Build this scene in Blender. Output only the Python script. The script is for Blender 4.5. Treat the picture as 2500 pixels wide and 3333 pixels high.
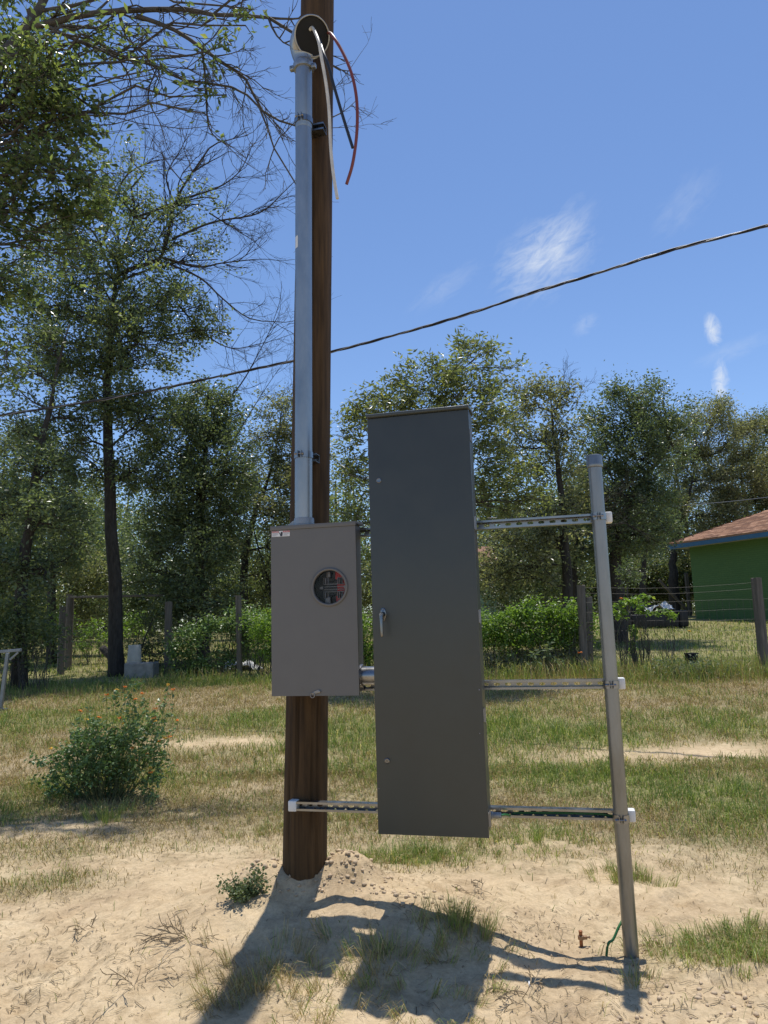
import bpy, bmesh, math, random
import numpy as np
from mathutils import Matrix, Vector

# ------------------------------------------------------------------ reset
for o in list(bpy.data.objects):
    bpy.data.objects.remove(o, do_unlink=True)
scene = bpy.context.scene
C = scene.collection
rng = np.random.default_rng(11)
random.seed(5)

# ------------------------------------------------------------------ camera
EYE = 1.36
PITCH, ROLL, YAW = math.radians(8.886), math.radians(-1.702), math.radians(13.69)
FPX = 2400.0                                   # focal length in pixels of the 2500 x 3333 photograph
_f = np.array([0, math.cos(PITCH), math.sin(PITCH)])
_u = np.array([0, -math.sin(PITCH), math.cos(PITCH)])
_x = np.array([1.0, 0, 0])
CR = math.cos(ROLL) * _x + math.sin(ROLL) * _u
CU = -math.sin(ROLL) * _x + math.cos(ROLL) * _u
CF = _f
CAMPOS = np.array([0, 0, EYE])
cd = bpy.data.cameras.new('camera')
cam = bpy.data.objects.new('camera', cd)
C.objects.link(cam)
cd.sensor_fit = 'VERTICAL'
cd.sensor_height = 36.0
cd.lens = 36.0 * FPX / 3333.0
cd.clip_start = 0.05
cd.clip_end = 3000
M = Matrix(((CR[0], CU[0], -CF[0], 0), (CR[1], CU[1], -CF[1], 0), (CR[2], CU[2], -CF[2], EYE), (0, 0, 0, 1)))
cam.matrix_world = M
scene.camera = cam
scene.render.resolution_x, scene.render.resolution_y = 768, 1024

# ------------------------------------------------------------------ light
SUN_DIR = np.array([0.0655, 0.203, 1.0]); SUN_DIR /= np.linalg.norm(SUN_DIR)   # towards the sun
sl = bpy.data.lights.new('sun', 'SUN')
sl.energy = 5.0
sl.angle = math.radians(0.53)
sl.color = (1.0, 0.955, 0.88)
so = bpy.data.objects.new('sun', sl)
C.objects.link(so)
so.rotation_euler = Vector(SUN_DIR).to_track_quat('Z', 'Y').to_euler()
so.location = (4, 10, 30)
w = bpy.data.worlds.new('World')
scene.world = w
w.use_nodes = True
SKY_STRENGTH = 0.130
scene.view_settings.view_transform = 'Standard'
scene.view_settings.look = 'None'
scene.view_settings.gamma = 1
scene.view_settings.exposure = 0.0
scene.view_settings.use_curve_mapping = False
scene.render.engine = 'CYCLES'


def cam_dir(px, py):
    """direction of a pixel of the 1659-wide view of the photograph"""
    k = 2500 / 1659.0
    d = CF + CR * (px * k - 1250) / FPX - CU * (py * k - 1666.5) / FPX
    return d / np.linalg.norm(d)


def build_world():
    nt = w.node_tree
    N, L = nt.nodes, nt.links
    N.clear()
    out = N.new('ShaderNodeOutputWorld')
    bg = N.new('ShaderNodeBackground')
    bg.inputs['Strength'].default_value = SKY_STRENGTH
    L.new(bg.outputs[0], out.inputs[0])
    sky = N.new('ShaderNodeTexSky')
    sky.sky_type = 'NISHITA'
    sky.sun_disc = False
    sky.sun_elevation = math.asin(SUN_DIR[2])
    sky.sun_rotation = math.atan2(SUN_DIR[0], SUN_DIR[1])
    sky.altitude = 150
    sky.air_density = 1.0
    sky.dust_density = 0.1
    sky.ozone_density = 2.2
    tc = N.new('ShaderNodeTexCoord')
    gen = tc.outputs['Generated']

    def math_(op, a, b=None, c=None):
        n = N.new('ShaderNodeMath'); n.operation = op
        for i, v in enumerate((a, b, c)):
            if v is None: continue
            if isinstance(v, (int, float)): n.inputs[i].default_value = v
            else: L.new(v, n.inputs[i])
        return n.outputs[0]

    def dot(vec):
        n = N.new('ShaderNodeVectorMath'); n.operation = 'DOT_PRODUCT'
        L.new(gen, n.inputs[0]); n.inputs[1].default_value = tuple(vec)
        return n.outputs['Value']

    def cloud(px, py, ra, rb, ang, sc, stretch, gain, thr):
        c = cam_dir(px, py)
        a = np.cross(c, (0, 0, 1)); a /= np.linalg.norm(a)
        b = np.cross(a, c)
        t = math.radians(ang)
        a2 = a * math.cos(t) + b * math.sin(t)
        b2 = -a * math.sin(t) + b * math.cos(t)
        ua, ub, uc = dot(a2), dot(b2), dot(c)
        ea = math_('DIVIDE', ua, ra); eb = math_('DIVIDE', ub, rb)
        r2 = math_('ADD', math_('MULTIPLY', ea, ea), math_('MULTIPLY', eb, eb))
        fall = math_('MAXIMUM', math_('SUBTRACT', 1.0, r2), 0.0)
        front = math_('GREATER_THAN', uc, 0.0)
        cv = N.new('ShaderNodeCombineXYZ')
        L.new(math_('MULTIPLY', ua, sc), cv.inputs[0]); L.new(math_('MULTIPLY', ub, sc * stretch), cv.inputs[1])
        cv.inputs[2].default_value = px * 0.37
        no = N.new('ShaderNodeTexNoise')
        no.inputs['Scale'].default_value = 1.0; no.inputs['Detail'].default_value = 7; no.inputs['Roughness'].default_value = 0.62
        no.inputs['Distortion'].default_value = 0.8
        L.new(cv.outputs[0], no.inputs['Vector'])
        v = math_('SUBTRACT', math_('ADD', no.outputs['Fac'], math_('MULTIPLY', fall, 0.35)), thr)
        v = math_('MULTIPLY', math_('MAXIMUM', v, 0.0), gain)
        v = math_('MULTIPLY', math_('MULTIPLY', v, math_('POWER', fall, 1.3)), front)
        return math_('MINIMUM', v, 0.9)

    tot = None
    for spec in ((1172, 560, 0.085, 0.058, 25, 30, 2.6, 1.35, 0.58),
                 (1215, 508, 0.070, 0.036, 42, 34, 3.0, 0.7, 0.60),
                 (1540, 712, 0.0125, 0.027, 8, 75, 0.6, 2.4, 0.62),
                 (1556, 822, 0.0125, 0.036, -5, 75, 0.6, 2.4, 0.60),
                 (960, 620, 0.070, 0.022, 30, 34, 2.4, 0.35, 0.60),
                 (1480, 440, 0.060, 0.030, 40, 34, 2.6, 0.35, 0.58),
                 (1590, 755, 0.060, 0.016, 12, 28, 2.6, 0.35, 0.58),
                 (1265, 700, 0.025, 0.016, 30, 50, 1.6, 0.5, 0.58)):
        c = cloud(*spec)
        tot = c if tot is None else math_('ADD', tot, c)
    mix = N.new('ShaderNodeMixRGB')
    L.new(math_('MINIMUM', tot, 0.92), mix.inputs[0])
    tint = N.new('ShaderNodeMixRGB'); tint.blend_type = 'MULTIPLY'; tint.inputs[0].default_value = 1
    L.new(sky.outputs[0], tint.inputs[1]); tint.inputs[2].default_value = (0.97, 1.06, 1.21, 1)
    L.new(tint.outputs[0], mix.inputs[1])
    mix.inputs[2].default_value = (6.3, 6.7, 7.2, 1)
    L.new(mix.outputs[0], bg.inputs['Color'])


build_world()

# ------------------------------------------------------------------ numeric helpers
S = np.array([math.cos(YAW), -math.sin(YAW), 0])       # along the strut rack, to the right
V = np.array([math.sin(YAW), math.cos(YAW), 0])        # away from the camera, square to the rack
KD = 2500 / 1659.0


def hash2(ix, iy, seed):
    h = (ix.astype(np.int64) * 374761393 + iy.astype(np.int64) * 668265263 + seed * 974634777) & 0xFFFFFFFF
    h = ((h ^ (h >> 13)) * 1274126177) & 0xFFFFFFFF
    h = h ^ (h >> 16)
    return (h & 0xFFFFFF) / float(0xFFFFFF)


def vnoise(x, y, seed=0):
    x = np.asarray(x, float); y = np.asarray(y, float)
    ix, iy = np.floor(x), np.floor(y)
    fx, fy = x - ix, y - iy
    fx = fx * fx * (3 - 2 * fx); fy = fy * fy * (3 - 2 * fy)
    a = hash2(ix, iy, seed); b = hash2(ix + 1, iy, seed)
    c = hash2(ix, iy + 1, seed); d = hash2(ix + 1, iy + 1, seed)
    return a + (b - a) * fx + (c - a) * fy + (a - b - c + d) * fx * fy


def fbm(x, y, seed=0, oct_=4):
    t = 0; amp = 0.5; s = 0
    for i in range(oct_):
        t = t + amp * vnoise(np.asarray(x) * 2 ** i, np.asarray(y) * 2 ** i, seed + i); s += amp; amp *= 0.5
    return t / s


def sstep(a, b, t):
    t = np.clip((np.asarray(t, float) - a) / (b - a), 0, 1)
    return t * t * (3 - 2 * t)


POLE_XY = S[:2] * (-1.319) + V[:2] * 3.57


_fr = np.random.default_rng(3)
FEET = [(_fr.uniform(-1.7, 1.5), _fr.uniform(2.6, 4.4), _fr.uniform(0, 3.14), _fr.uniform(0.10, 0.15)) for _ in range(46)]
FEET = [f for f in FEET if math.hypot(f[0] - POLE_XY[0], f[1] - POLE_XY[1]) > 0.5 and math.hypot(f[0] - 0.96, f[1] - 3.27) > 0.3]


def zg(x, y):
    """height of the ground"""
    x = np.asarray(x, float); y = np.asarray(y, float)
    k = 0.048 + 0.011 * sstep(-3, 5, x)
    yy = np.clip(y - 4.6, 0, None)
    z = k * (np.where(yy < 1.5, yy * yy / 3.0, yy - 0.75))
    far = np.clip(y - 30, 0, None)
    z = z - k * far * 0.85
    z = np.where(y > 90, z - 0.15 * k * (y - 90), z)
    dx, dy = x - POLE_XY[0], y - POLE_XY[1]
    n1 = fbm(x * 2.3, y * 2.3, 3)
    n2 = fbm(x * 7, y * 7, 9)
    r = np.hypot(dx * 0.9, dy) * (0.82 + 0.45 * n1)
    z = z + 0.10 * np.exp(-(r / 0.34) ** 2) - 0.05 * np.exp(-((dx - 0.02) / 0.16) ** 2 - ((dy + 0.20) / 0.12) ** 2) + 0.12 * np.exp(-((dx - 0.15) / 1.0) ** 2 - ((dy + 0.05) / 0.62) ** 2)
    # spoil heap right behind the pole and a shallow ridge running to the right
    z = z + 0.10 * np.exp(-((dx - 0.22) / 0.14) ** 2 - ((dy - 0.04) / 0.15) ** 2) * (0.75 + 0.6 * fbm(x * 11, y * 11, 15)) + 0.07 * np.exp(-((dx + 0.22) / 0.12) ** 2 - ((dy - 0.05) / 0.14) ** 2)
    z = z + 0.05 * np.exp(-((dx - 0.60) / 0.35) ** 2 - ((dy + 0.30) / 0.22) ** 2)
    # hollow round the steel post and ground rod
    z = z - 0.035 * np.exp(-((x - 0.80) / 0.35) ** 2 - ((y - 3.42) / 0.20) ** 2)
    near = 1 - sstep(8, 20, y)
    z = z + near * (0.030 * (fbm(x * 1.1, y * 1.1, 21) - 0.5) + 0.034 * (n2 - 0.5) + 0.018 * (fbm(x * 19, y * 19, 31, 3) - 0.5))
    if True:                      # trodden footprints
        for fx, fy, fa, fl in FEET:
            c_, s_ = math.cos(fa), math.sin(fa)
            a = ((x - fx) * c_ + (y - fy) * s_) / fl; b = (-(x - fx) * s_ + (y - fy) * c_) / (fl * 0.42)
            q = a * a + b * b
            z = z - 0.016 * np.exp(-q * q) + 0.007 * np.exp(-(np.sqrt(q) - 1.45) ** 2 / 0.10)
    # a churned patch of sand at the lower right
    ch = np.exp(-((x - 1.25) / 0.35) ** 2 - ((y - 2.75) / 0.25) ** 2)
    z = z + ch * 0.07 * (fbm(x * 9, y * 9, 77, 3) - 0.4)
    return z - 0.055 * 0


_z0 = float(zg(0.960, 3.266))


def gz(x, y):
    return zg(x, y) - _z0 * np.exp(-((np.asarray(x) - 0.96) / 0.5) ** 2 - ((np.asarray(y) - 3.27) / 0.5) ** 2)


def ray(px, py):
    k = KD
    return CF + CR * (px * k - 1250) / FPX - CU * (py * k - 1666.5) / FPX


def DP(px, py, Y):
    """point seen at a pixel (1659-wide view) at depth Y"""
    d = ray(px, py)
    return CAMPOS + d * (Y / d[1])


def G(px, py):
    """point of the ground seen at a pixel"""
    d = ray(px, py)
    t = np.linspace(1.5, 60, 4000)
    P = CAMPOS + d * t[:, None]
    below = P[:, 2] < gz(P[:, 0], P[:, 1])
    i = int(np.argmax(below)) if below.any() else len(t) - 1
    p = P[i].copy(); p[2] = float(gz(p[0], p[1]))
    return p


def RP(px, py, v):
    """rack coordinates (u, v, z) of a pixel on the plane v"""
    d = ray(px, py)
    t = v / (d @ V)
    p = CAMPOS + d * t
    return np.array([p @ S, v, p[2]])


def UV(p):
    """world from rack coordinates"""
    p = np.asarray(p, float)
    return S * p[0] + V * p[1] + np.array([0, 0, 1.0]) * p[2]


# ------------------------------------------------------------------ materials
MATS = {}


def material(name, base, rough=0.6, metal=0.0, spec=0.5, var=None, bump=None, rvar=0.0, stretch=(1, 1, 1), attr=None, ramp=None, trans=0.0, coat=0.0):
    if name in MATS: return MATS[name]
    m = bpy.data.materials.new(name); m.use_nodes = True
    nt = m.node_tree; N, L = nt.nodes, nt.links
    bs = N['Principled BSDF']
    bs.inputs['Base Color'].default_value = (*base, 1)
    bs.inputs['Roughness'].default_value = rough
    bs.inputs['Metallic'].default_value = metal
    bs.inputs['Specular IOR Level'].default_value = spec
    bs.inputs['Coat Weight'].default_value = coat
    tc = N.new('ShaderNodeTexCoord'); mp = N.new('ShaderNodeMapping')
    mp.inputs['Scale'].default_value = stretch
    L.new(tc.outputs['Object'], mp.inputs[0])
    col = None
    if attr:
        at = N.new('ShaderNodeAttribute'); at.attribute_name = attr
        rp = N.new('ShaderNodeValToRGB')
        while len(rp.color_ramp.elements) > 1: rp.color_ramp.elements.remove(rp.color_ramp.elements[0])
        rp.color_ramp.elements[0].position = ramp[0][0]; rp.color_ramp.elements[0].color = (*ramp[0][1], 1)
        for pos, c in ramp[1:]:
            e = rp.color_ramp.elements.new(pos); e.color = (*c, 1)
        L.new(at.outputs['Fac'], rp.inputs[0]); col = rp.outputs[0]
    if var:
        sc, lo, hi = var[:3]
        no = N.new('ShaderNodeTexNoise'); no.inputs['Scale'].default_value = sc; no.inputs['Detail'].default_value = 6
        no.inputs['Roughness'].default_value = 0.65
        L.new(mp.outputs[0], no.inputs['Vector'])
        mr = N.new('ShaderNodeMapRange'); mr.inputs[1].default_value = 0.3; mr.inputs[2].default_value = 0.7
        mr.inputs[3].default_value = lo; mr.inputs[4].default_value = hi
        L.new(no.outputs['Fac'], mr.inputs[0])
        mx = N.new('ShaderNodeMixRGB'); mx.blend_type = 'MULTIPLY'; mx.inputs[0].default_value = 1
        if col is not None: L.new(col, mx.inputs[1])
        else: mx.inputs[1].default_value = (*base, 1)
        L.new(mr.outputs[0], mx.inputs[2]); col = mx.outputs[0]
        if rvar:
            r2 = N.new('ShaderNodeMapRange'); r2.inputs[1].default_value = 0.3; r2.inputs[2].default_value = 0.7
            r2.inputs[3].default_value = rough - rvar; r2.inputs[4].default_value = rough + rvar
            L.new(no.outputs['Fac'], r2.inputs[0]); L.new(r2.outputs[0], bs.inputs['Roughness'])
    if col is not None: L.new(col, bs.inputs['Base Color'])
    if bump:
        sc, st, dist = bump
        no = N.new('ShaderNodeTexNoise'); no.inputs['Scale'].default_value = sc; no.inputs['Detail'].default_value = 5
        L.new(mp.outputs[0], no.inputs['Vector'])
        bp = N.new('ShaderNodeBump'); bp.inputs['Strength'].default_value = st; bp.inputs['Distance'].default_value = dist
        L.new(no.outputs['Fac'], bp.inputs['Height']); L.new(bp.outputs[0], bs.inputs['Normal'])
    if trans:
        tr = N.new('ShaderNodeBsdfTranslucent'); ms = N.new('ShaderNodeMixShader'); ms.inputs[0].default_value = trans
        if col is not None:
            br = N.new('ShaderNodeMixRGB'); br.blend_type = 'MULTIPLY'; br.inputs[0].default_value = 1
            L.new(col, br.inputs[1]); br.inputs[2].default_value = (1.75, 1.75, 1.0, 1); L.new(br.outputs[0], tr.inputs[0])
        else: tr.inputs[0].default_value = (*base, 1)
        L.new(bs.outputs[0], ms.inputs[1]); L.new(tr.outputs[0], ms.inputs[2])
        L.new(ms.outputs[0], N['Material Output'].inputs[0])
    MATS[name] = m
    return m


paint_dark = material('paint_dark', (0.054, 0.061, 0.056), 0.36, 0, 0.4, var=(9, 0.94, 1.05), bump=(260, 0.05, 0.002), rvar=0.05)
paint_light = material('paint_light', (0.128, 0.124, 0.116), 0.46, 0, 0.5, var=(7, 0.95, 1.05), bump=(240, 0.05, 0.002), rvar=0.05)
galv = material('galv', (0.34, 0.37, 0.385), 0.40, 0.85, 0.5, var=(6, 0.72, 1.10), bump=(55, 0.10, 0.003), rvar=0.09, stretch=(1, 1, 0.35))
galv_post = material('galv_post', (0.29, 0.295, 0.285), 0.38, 0.85, 0.5, var=(8, 0.60, 1.10), bump=(60, 0.12, 0.003), rvar=0.10, stretch=(1, 1, 0.25))
zinc = material('zinc', (0.29, 0.295, 0.30), 0.30, 1.0, 0.5, var=(14, 0.75, 1.08), rvar=0.08)
cast_grey = material('cast_grey', (0.30, 0.32, 0.33), 0.50, 0.5, 0.5, var=(14, 0.8, 1.1), bump=(90, 0.2, 0.003))
cast_head = material('cast_head', (0.36, 0.37, 0.37), 0.33, 0.8, 0.5, var=(16, 0.75, 1.1), bump=(80, 0.15, 0.003), rvar=0.07)
black_pl = material('black_plastic', (0.016, 0.017, 0.019), 0.75, 0, 0.2, bump=(120, 0.1, 0.001))
wire_black = material('wire_black', (0.016, 0.017, 0.020), 0.42)
wire_white = material('wire_white', (0.62, 0.60, 0.54), 0.42, var=(30, 0.75, 1.05))
wire_red = material('wire_red', (0.17, 0.034, 0.024), 0.45, var=(30, 0.8, 1.05))
wire_green = material('wire_green', (0.025, 0.13, 0.035), 0.40)
copper = material('copper', (0.33, 0.14, 0.065), 0.5, 0.6, var=(60, 0.7, 1.1))
bronze = material('bronze', (0.35, 0.22, 0.13), 0.5, 0.6, var=(60, 0.7, 1.1))
cap_white = material('cap_white', (0.72, 0.72, 0.70), 0.45, var=(30, 0.92, 1.03))
chrome = material('chrome', (0.20, 0.20, 0.20), 0.25, 1.0)
steel_dark = material('steel_dark', (0.25, 0.25, 0.25), 0.4, 0.9)
red_block = material('red_block', (0.50, 0.014, 0.014), 0.45)
jaw_metal = material('jaw_metal', (0.20, 0.19, 0.19), 0.45, 1.0)
dark_in = material('dark_inside', (0.05, 0.05, 0.05), 0.6)
label_white = material('label_white', (0.70, 0.70, 0.68), 0.5)
label_red = material('label_red', (0.42, 0.02, 0.02), 0.5)
label_ink = material('label_ink', (0.03, 0.03, 0.04), 0.5)
label_text = material('label_text', (0.22, 0.22, 0.25), 0.5)
wood_post = material('wood_post', (0.155, 0.135, 0.110), 0.85, 0, 0.3, var=(10, 0.55, 1.25), bump=(40, 0.6, 0.01), stretch=(2.5, 2.5, 0.25))
bark = material('bark', (0.055, 0.048, 0.040), 0.9, 0, 0.3, var=(14, 0.5, 1.4), bump=(18, 0.9, 0.03), stretch=(1.5, 1.5, 0.4))
bark_grey = material('bark_grey', (0.085, 0.078, 0.068), 0.85, 0, 0.3, var=(12, 0.55, 1.3), bump=(30, 0.7, 0.015), stretch=(1, 1, 1))
twig_pale = material('twig_pale', (0.24, 0.225, 0.205), 0.75, 0, 0.4, var=(5, 0.7, 1.2))
stem_green = material('stem_green', (0.10, 0.11, 0.04), 0.7)
fence_wire = material('fence_wire', (0.09, 0.085, 0.075), 0.6, 0.4)
cable_black = material('cable_black', (0.014, 0.014, 0.016), 0.5)
cable_bare = material('cable_bare', (0.20, 0.20, 0.21), 0.45, 0.7)
cloth_white = material('cloth_white', (0.68, 0.67, 0.64), 0.8, var=(10, 0.8, 1.05))
dark_vinyl = material('dark_vinyl', (0.020, 0.018, 0.017), 0.6)
concrete = material('concrete', (0.30, 0.29, 0.265), 0.85, var=(8, 0.7, 1.15), bump=(40, 0.4, 0.01))
bucket_white = material('bucket_white', (0.50, 0.48, 0.41), 0.6, var=(8, 0.8, 1.05))
metal_blue = material('metal_blue', (0.24, 0.26, 0.28), 0.4, 0.5, var=(10, 0.75, 1.1))


def leaf_mat(name, cols, rough=0.36, trans=0.30, spec=0.55):
    return material(name, cols[1], rough, 0, spec, attr='cv', ramp=[(0.0, cols[0]), (0.45, cols[1]), (0.85, cols[2]), (1.0, cols[3])], trans=trans)


leaf_near = leaf_mat('leaf_near', [(0.053, 0.080, 0.032), (0.097, 0.136, 0.052), (0.181, 0.230, 0.076), (0.316, 0.319, 0.094)], 0.33, 0.48, 0.6)
leaf_mid = leaf_mat('leaf_mid', [(0.067, 0.098, 0.052), (0.124, 0.158, 0.073), (0.217, 0.250, 0.103), (0.373, 0.355, 0.146)], 0.33, 0.48, 0.6)
leaf_dark = leaf_mat('leaf_dark', [(0.060, 0.087, 0.049), (0.108, 0.142, 0.070), (0.171, 0.217, 0.095), (0.305, 0.309, 0.124)], 0.33, 0.40, 0.6)
leaf_olive = leaf_mat('leaf_olive', [(0.090, 0.103, 0.055), (0.165, 0.176, 0.090), (0.255, 0.259, 0.135), (0.420, 0.389, 0.210)], 0.33, 0.48, 0.6)
leaf_lance = leaf_mat('leaf_lance', [(0.079, 0.097, 0.045), (0.139, 0.166, 0.069), (0.223, 0.253, 0.088), (0.446, 0.408, 0.099)], 0.33, 0.48, 0.6)
leaf_vine = leaf_mat('leaf_vine', [(0.081, 0.141, 0.025), (0.143, 0.240, 0.040), (0.233, 0.346, 0.053), (0.359, 0.430, 0.072)], 0.42, 0.38)
leaf_bush = leaf_mat('leaf_bush', [(0.069, 0.119, 0.043), (0.116, 0.190, 0.064), (0.186, 0.281, 0.085), (0.279, 0.365, 0.106)], 0.42, 0.25)
leaf_grey = leaf_mat('leaf_grey', [(0.07, 0.10, 0.045), (0.11, 0.15, 0.065), (0.15, 0.19, 0.085), (0.20, 0.23, 0.11)], 0.5, 0.3)
grass_mat = leaf_mat('grass_green', [(0.072, 0.122, 0.023), (0.174, 0.245, 0.055), (0.347, 0.388, 0.107), (0.734, 0.612, 0.254)], 0.5, 0.30, 0.4)
straw_mat = leaf_mat('grass_straw', [(0.175, 0.131, 0.056), (0.338, 0.256, 0.119), (0.500, 0.394, 0.200), (0.650, 0.537, 0.312)], 0.6, 0.22, 0.3)
petal_orange = material('petal_orange', (0.80, 0.24, 0.02), 0.6, trans=0.2)
petal_yellow = material('petal_yellow', (0.85, 0.50, 0.04), 0.6, trans=0.2)
clod_mat = material('clod', (0.50, 0.38, 0.25), 0.95, 0, 0.2, var=(30, 0.7, 1.2), bump=(60, 0.6, 0.006))


def ground_material():
    m = bpy.data.materials.new('sandy_ground'); m.use_nodes = True
    nt = m.node_tree; N, L = nt.nodes, nt.links
    bs = N['Principled BSDF']; bs.inputs['Roughness'].default_value = 0.95; bs.inputs['Specular IOR Level'].default_value = 0.15
    tc = N.new('ShaderNodeTexCoord'); P = tc.outputs['Object']

    def noise(sc, det=6, rough=0.6, dist=0.0):
        n = N.new('ShaderNodeTexNoise'); n.inputs['Scale'].default_value = sc; n.inputs['Detail'].default_value = det
        n.inputs['Roughness'].default_value = rough; n.inputs['Distortion'].default_value = dist
        L.new(P, n.inputs['Vector']); return n.outputs['Fac']

    def ramp(f, els):
        r = N.new('ShaderNodeValToRGB')
        r.color_ramp.elements[0].position, r.color_ramp.elements[0].color = els[0][0], (*els[0][1], 1)
        r.color_ramp.elements[1].position, r.color_ramp.elements[1].color = els[1][0], (*els[1][1], 1)
        for p, c in els[2:]:
            e = r.color_ramp.elements.new(p); e.color = (*c, 1)
        L.new(f, r.inputs[0]); return r.outputs[0]

    def mix(f, a, b, mode='MIX'):
        n = N.new('ShaderNodeMixRGB'); n.blend_type = mode
        for i, v in enumerate((f, a, b)):
            if isinstance(v, (int, float)): n.inputs[i].default_value = v
            else: L.new(v, n.inputs[i])
        return n.outputs[0]

    def att(nm):
        a = N.new('ShaderNodeAttribute'); a.attribute_name = nm; return a.outputs['Fac']

    sand = ramp(noise(2.3), [(0.30, (0.46, 0.345, 0.215)), (0.70, (0.635, 0.505, 0.325)), (0.5, (0.56, 0.432, 0.270))])
    sand = mix(1.0, sand, ramp(noise(46, 4), [(0.30, (0.80, 0.79, 0.77)), (0.72, (1.06, 1.05, 1.04))]), 'MULTIPLY')
    sand = mix(1.0, sand, ramp(noise(6.5, 6, 0.7, 0.6), [(0.30, (0.70, 0.67, 0.63)), (0.52, (1.0, 1.0, 1.0))]), 'MULTIPLY')
    fleck = ramp(noise(150, 3, 0.7), [(0.30, (0.45, 0.40, 0.34)), (0.40, (1, 1, 1))])
    sand = mix(0.6, sand, fleck, 'MULTIPLY')
    thatch = ramp(noise(34, 6, 0.78), [(0.32, (0.085, 0.064, 0.038)), (0.50, (0.26, 0.205, 0.125)), (0.72, (0.46, 0.38, 0.245))])
    green = ramp(noise(22, 6, 0.75), [(0.32, (0.060, 0.070, 0.024)), (0.52, (0.21, 0.205, 0.078)), (0.75, (0.44, 0.39, 0.19))])
    cover = mix(att('green'), thatch, green)
    lit = noise(9, 5, 0.7)
    md = N.new('ShaderNodeMath'); md.operation = 'MULTIPLY_ADD'
    L.new(lit, md.inputs[0]); md.inputs[1].default_value = 1.3; md.inputs[2].default_value = -0.65
    ad = N.new('ShaderNodeMath'); ad.operation = 'ADD'; ad.use_clamp = True
    L.new(att('cover'), ad.inputs[0]); L.new(md.outputs[0], ad.inputs[1])
    fac = N.new('ShaderNodeMath'); fac.operation = 'MULTIPLY'; fac.use_clamp = True
    L.new(ad.outputs[0], fac.inputs[0])
    gate = N.new('ShaderNodeMapRange'); gate.inputs[2].default_value = 0.12; L.new(att('cover'), gate.inputs[0])
    L.new(gate.outputs[0], fac.inputs[1])
    L.new(mix(fac.outputs[0], sand, cover), bs.inputs['Base Color'])
    bp = N.new('ShaderNodeBump'); bp.inputs['Strength'].default_value = 0.75; bp.inputs['Distance'].default_value = 0.02
    h = N.new('ShaderNodeMath'); h.operation = 'ADD'
    L.new(noise(16, 8, 0.65, 0.3), h.inputs[0])
    h2 = N.new('ShaderNodeMath'); h2.operation = 'MULTIPLY'; h2.inputs[1].default_value = 0.35
    L.new(noise(85, 5, 0.7), h2.inputs[0]); L.new(h2.outputs[0], h.inputs[1])
    L.new(h.outputs[0], bp.inputs['Height']); L.new(bp.outputs[0], bs.inputs['Normal'])
    return m


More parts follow.
